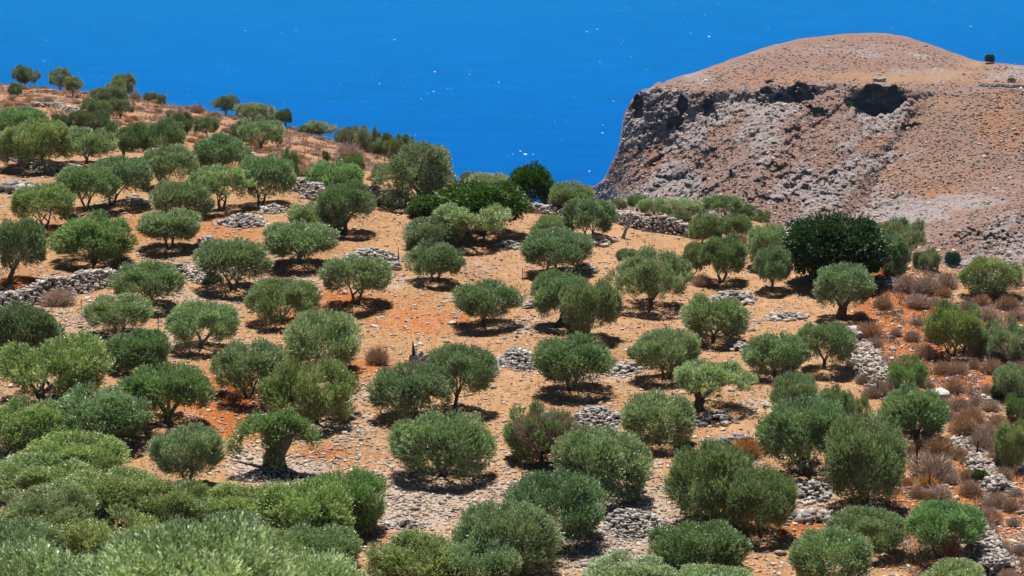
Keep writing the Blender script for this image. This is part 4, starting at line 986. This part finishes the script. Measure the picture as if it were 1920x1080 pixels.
RS = [(1700,545,50,'grey'),(1735,550,60,'grey'),(1775,540,44,'grey'),(1720,575,50,'grey'),(1757,580,40,'grey'),(1815,590,48,'grey'),(1850,600,50,'grey'),(1890,580,46,'brown'),(1720,610,26,'brown'),(1840,570,34,'rust'),
 (1905,600,40,'grey'),(1750,640,36,'rust'),(1710,640,34,'brown'),(1600,690,30,'grey'),(1650,690,30,'brown'),(1735,672,44,'brown'),(1768,700,40,'rust'),(1680,700,40,'grey'),(1660,745,52,'grey'),(1635,745,40,'grey'),
 (1795,700,44,'brown'),(1825,690,30,'brown'),(1860,700,46,'brown'),(1890,710,40,'grey'),(1770,770,44,'grey'),(1800,770,40,'grey'),(1830,760,34,'grey'),(1856,770,40,'grey'),(1820,790,50,'rust'),(1870,800,40,'rust'),(1850,740,24,'brown'),
 (1740,790,40,'grey'),(1690,850,50,'brown'),(1840,845,60,'grey'),(1850,820,44,'grey'),(1865,870,40,'brown'),(1780,905,44,'grey'),(1800,860,40,'rust'),(1815,900,36,'rust'),(1760,935,54,'grey'),(1785,960,40,'rust'),(1820,930,46,'brown'),
 (1870,950,46,'grey'),(1895,960,36,'brown'),(1850,1005,44,'grey'),(1880,1040,36,'grey'),(1865,1070,50,'grey'),(1890,1090,40,'grey'),(1720,935,36,'brown'),(1700,910,24,'straw'),(1693,800,24,'straw'),(1735,1000,26,'brown'),
 (1900,870,40,'brown'),(1880,900,40,'brown'),(1905,930,30,'grey'),(1680,630,24,'grey'),(1600,655,30,'grey'),(1612,600,30,'grey'),(1640,650,34,'grey'),(1620,720,34,'brown'),(1668,515,30,'brown'),(1690,535,30,'grey'),
 (1800,620,24,'brown'),(1900,640,40,'brown'),(1830,665,40,'brown'),(1870,680,40,'dark'),(1910,700,30,'brown')]
GR = {'grey': 'grey skeletal shrub', 'rust': 'rust coloured cushion shrub', 'brown': 'brown dry shrub', 'straw': 'straw coloured tuft', 'dark': 'dark brown dry shrub'}
for k in range(34): RS.append((rng.uniform(1660, 1915), rng.uniform(560, 1060), rng.uniform(22, 40), ('grey', 'grey', 'brown', 'straw')[rng.integers(4)]))
for x, y, w, cl_ in RS: shrub(x, y, w, cl_, ('small ' if w < 33 else 'big ' if w > 49 else '') + GR[cl_] + ' ' + where(x, y, LM), rng.uniform(.65, .9), 'dry shrubs on the right slope')
GL = {'grey': 'grey scrub cushion ', 'straw': 'straw yellow scrub cushion ', 'rust': 'reddish brown scrub cushion '}
crx = [0, 160, 300, 430, 560, 700, 800, 900]; cry = [156, 168, 186, 213, 238, 274, 305, 345]
for k in range(210):
    px = rng.uniform(0, 860) ; y0 = np.interp(px, crx, cry); y1 = np.interp(px, [0, 300, 500, 700, 860], [215, 240, 330, 360, 372]); py = y0 + 2 + (y1 - y0) * rng.random()
    cl_ = ('grey', 'straw', 'rust', 'grey')[rng.integers(4)]
    wq = rng.uniform(10, 27); o = shrub(px, py, wq, cl_, ('tiny ' if wq < 13 else 'wide ' if wq > 18 else 'low ') + GL[cl_] + where(px, py, LH), rng.uniform(.4, .65), 'scrub cushions of the upper left hillside')
for x, y, w, cl_, lb in [(655,300,56,'grey','wide grey skeletal bush on the slope above the old clumpy olive'),(253,186,24,'brown','small bare brown tree shape on the ridge right of the pale topped tree'),(370,212,30,'brown','bare brown branching shrub on the ridge slope'),
        (422,250,18,'rust','round reddish bush under the ridge clump'),(570,330,40,'grey','grey dusty shrub above the wall behind the upper centre olives'),(880,368,24,'grey','grey dry shrub at the crest right of the old olive'),
        (1245,400,50,'grey','grey thorn brush under the trees beyond the far wall'),(1310,440,40,'dark','dark dead brush at the right end of the far wall'),(1395,470,50,'brown','purplish brown brush left of the pale olive by the carob'),
        (1100,395,40,'grey','grey brush along the far wall left end'),(1316,535,38,'brown','brown dry tuft at the foot of the two pale stems'),(1575,560,20,'brown','dry brown tuft behind the gnarled trunk'),(1540,470,60,'dark','dark dead branches under the carob')]:
    shrub(x, y, w, cl_, lb, .8)
# far wall ground brush
# dead parts on living bushes
c = hit(1022, 862); k = px_per_m(c)
hb = tree('l',1018,862,1010,136,765,866,'half dead bush, green below and grey leafless on top, beside the big stone heap',tint='b',cat='bush',name='half_dead_bush',group=G4)
del hb['group']
dt = link('dead_twigs', TW[1], hb, (.55, -.9, .9)); dt.scale = (4.0, 2.8, 3.6); dt.color = (1.5, 1.38, 1.35, 1)
dt = link('dead_twigs', TW[3], hb, (-.35, -.7, 1.3)); dt.scale = (3.0, 2.6, 3.0); dt.color = (1.6, 1.48, 1.42, 1)
dt = link('dead_twigs', TW[4], hb, (1.3, -.3, .9)); dt.scale = (3.0, 2.6, 2.6); dt.color = (1.6, 1.45, 1.4, 1)
dt = link('dead_twigs', TW[2], half_twig, (.1, -.9, .5)); dt.scale = (1.5, 1.3, 2.2); dt.color = (1.3, .9, .8, 1)

# dead stump with a dark spike, centre
c = hit(785, 690); k = px_per_m(c)
e = bpy.data.objects.new('dead_tree_stump', None); S.collection.objects.link(e); e.location = c; tag(e, 'hollow grey dead stump with a dark spike in the red clearing', 'tree stump')
V_ = []; Q_ = []
def r2(px, py, dy=0): return ((px - 785) / k, dy, (690 - py) / k)
addt([r2(784,700), r2(780,680), r2(778,664)], [.5,.38,.22], 10, .45); addt([r2(790,695), r2(795,672), r2(806,664)], [.45,.32,.12], 9, .45); addt([r2(780,675), r2(792,660)], [.25,.12], 7, .4)
link('wood', make_mesh('wood', np.array(V_), np.array(Q_), [M_DEAD]), e)
V_ = []; Q_ = []; addt([r2(776,690,-.1), r2(776,655,-.1), r2(775,638,-.1)], [.16,.10,.03], 6, .3)
link('spike', make_mesh('spike', np.array(V_), np.array(Q_), [M_RUST]), e)
# dead pale trunk by the far wall
c = hit(1167, 448); k = px_per_m(c)
V_ = []; Q_ = []; addt([(0,0,-.1), (.2,0,.5), (.5,0,1.1), (.45,0,1.5)], [.16,.12,.08,.03], 7, .2); addt([(.25,0,.6), (-.05,0,1.2)], [.07,.02], 5, .2)
tag(link('dead_tree', make_mesh('dead_tree', np.array(V_), np.array(Q_), [M_DEAD]), loc=c), 'bare grey forked dead trunk in front of the far wall', 'dead tree')
# iron posts
def post(px, y0, y1, label, r=.03, lean=0):
    c = hit(px, y0); k = px_per_m(c); h = (y0 - y1) / k; V_.clear(); Q_.clear()
    addt([(0, 0, -.2), (lean * h * .5, 0, h * .5), (lean * h, 0, h)], [r, r, r * .9], 6, .05)
    tag(link('iron_post', make_mesh('iron_post', np.array(V_), np.array(Q_), [M_RUST]), loc=c), label, 'post', 'rusty iron posts')
post(1718, 890, 834, 'tallest rusty post below the rounded edge olive', .07)
post(1742, 918, 892, 'short rusty stake on the slope right of the tallest post', .04)
post(1646, 745, 716, 'thin dark post by the crumbling wall', .04)
post(1831, 858, 828, 'dark leaning stake among grey shrubs on the slope', .05, .08)
post(153, 590, 562, 'thin stake under the curved wall')
post(297, 620, 590, 'thin stake right of the trunk under the curved wall')
post(747, 500, 466, 'thin stake at the right end of the long stone pile')
post(980, 526, 502, 'thin stake in the straw left of the twin crowned olives')
post(1823, 1060, 1022, 'leaning stake by the olive with dead twigs', .04, -.1)

# small ruin on the headland
c = headpt(1648, 153)
P = []; sz = []
for k in range(60):
    P.append((c[0] + rng.uniform(-2.6, 2.6), c[1] + rng.uniform(-.8, .8), c[2] + rng.uniform(0, 1.3))); sz.append(rng.uniform(.7, 1.2))
stone_obj('ruined_hut', P, sz, [M_GREY], 'small dark ruined stone hut on the flat above the big cave', 'ruin')
P = []; sz = []
for x in np.arange(1838, 1922, 1.6):
    c = headpt(x, 161 + .04 * (x - 1838)); P += [(c[0], c[1] - .4, c[2] + .4), (c[0] + .3, c[1] - .4, c[2] + 1.0)]; sz += [1.0, .8]
stone_obj('dry_stone_wall', P, sz, [M_GREY], 'dark distant field wall along the top right of the headland', 'stone wall', 'dry stone walls')
# uncountable scrub and loose rock on the headland
def scatter_head(n, cond, size, mat, name, label, cat, flat):
    ii = rng.integers(0, len(hx), n * 3); jj = rng.integers(4, NV - 40, n * 3)
    ok = (hx[ii] < 2350) & (rng.random(len(ii)) < cond(ii, jj)); ii, jj = ii[ok][:n], jj[ok][:n]
    P = Pw[ii, jj] + rng.normal(0, .3, (len(ii), 3)) * [1, 1, 0]
    v, q, sh = stones(P, size(len(P)), flat, .3)
    tag(link(name, make_mesh(name, v, q, [mat], {'shade': ('FACE', 'FLOAT', sh)})), label, cat, kind='stuff')
def scrub_mat(name, a, b, c):
    m = NT(name); v = m.attr('shade').outputs['Fac']; m.l(m.ramp(v, [(0, a), (.6, b), (1, c)]), m.p.inputs['Base Color']); m.p.inputs['Roughness'].default_value = 1; return m.m
scatter_head(34000, lambda i, j: np.clip(1 - .75 * rockm[i, j] - strawm[i, j], 0, 1), lambda n: rng.uniform(.2, 1.0, n) ** 1.6, scrub_mat('headland_scrub', (.13, .10, .09), (.34, .25, .22), (.24, .24, .17)), 'scrub', 'low grey brown scrub dotting the headland slopes', 'scrub', .8)
scatter_head(9000, lambda i, j: np.clip(rockm[i, j] * 1.2 + .1 - strawm[i, j], 0, 1), lambda n: np.clip(rng.lognormal(-.75, .5, n), .2, 1.7), M_STONE2, 'scree', 'grey broken rock covering the headland cliffs', 'scree', .7)
# ------------------------------------------------------------------ sea air
def haze():
    x0, x1, y0, y1, z0, z1 = -9200, 9200, -2200, 16200, -434, 60
    v = np.array([(x, y, z) for x in (x0, x1) for y in (y0, y1) for z in (z0, z1)], float)
    m = bpy.data.materials.new('haze'); m.use_nodes = True; t = m.node_tree
    t.nodes.remove(t.nodes['Principled BSDF']); pv = t.nodes.new('ShaderNodeVolumePrincipled')
    pv.inputs['Color'].default_value = (.30, .62, 1, 1); pv.inputs['Density'].default_value = 0.000022; pv.inputs['Anisotropy'].default_value = .2
    t.links.new(pv.outputs[0], t.nodes['Material Output'].inputs['Volume'])
    tag(link('haze', make_mesh('haze', v, CF, [m])), 'thin blue sea haze over the water and headland', 'haze', kind='stuff')
haze()
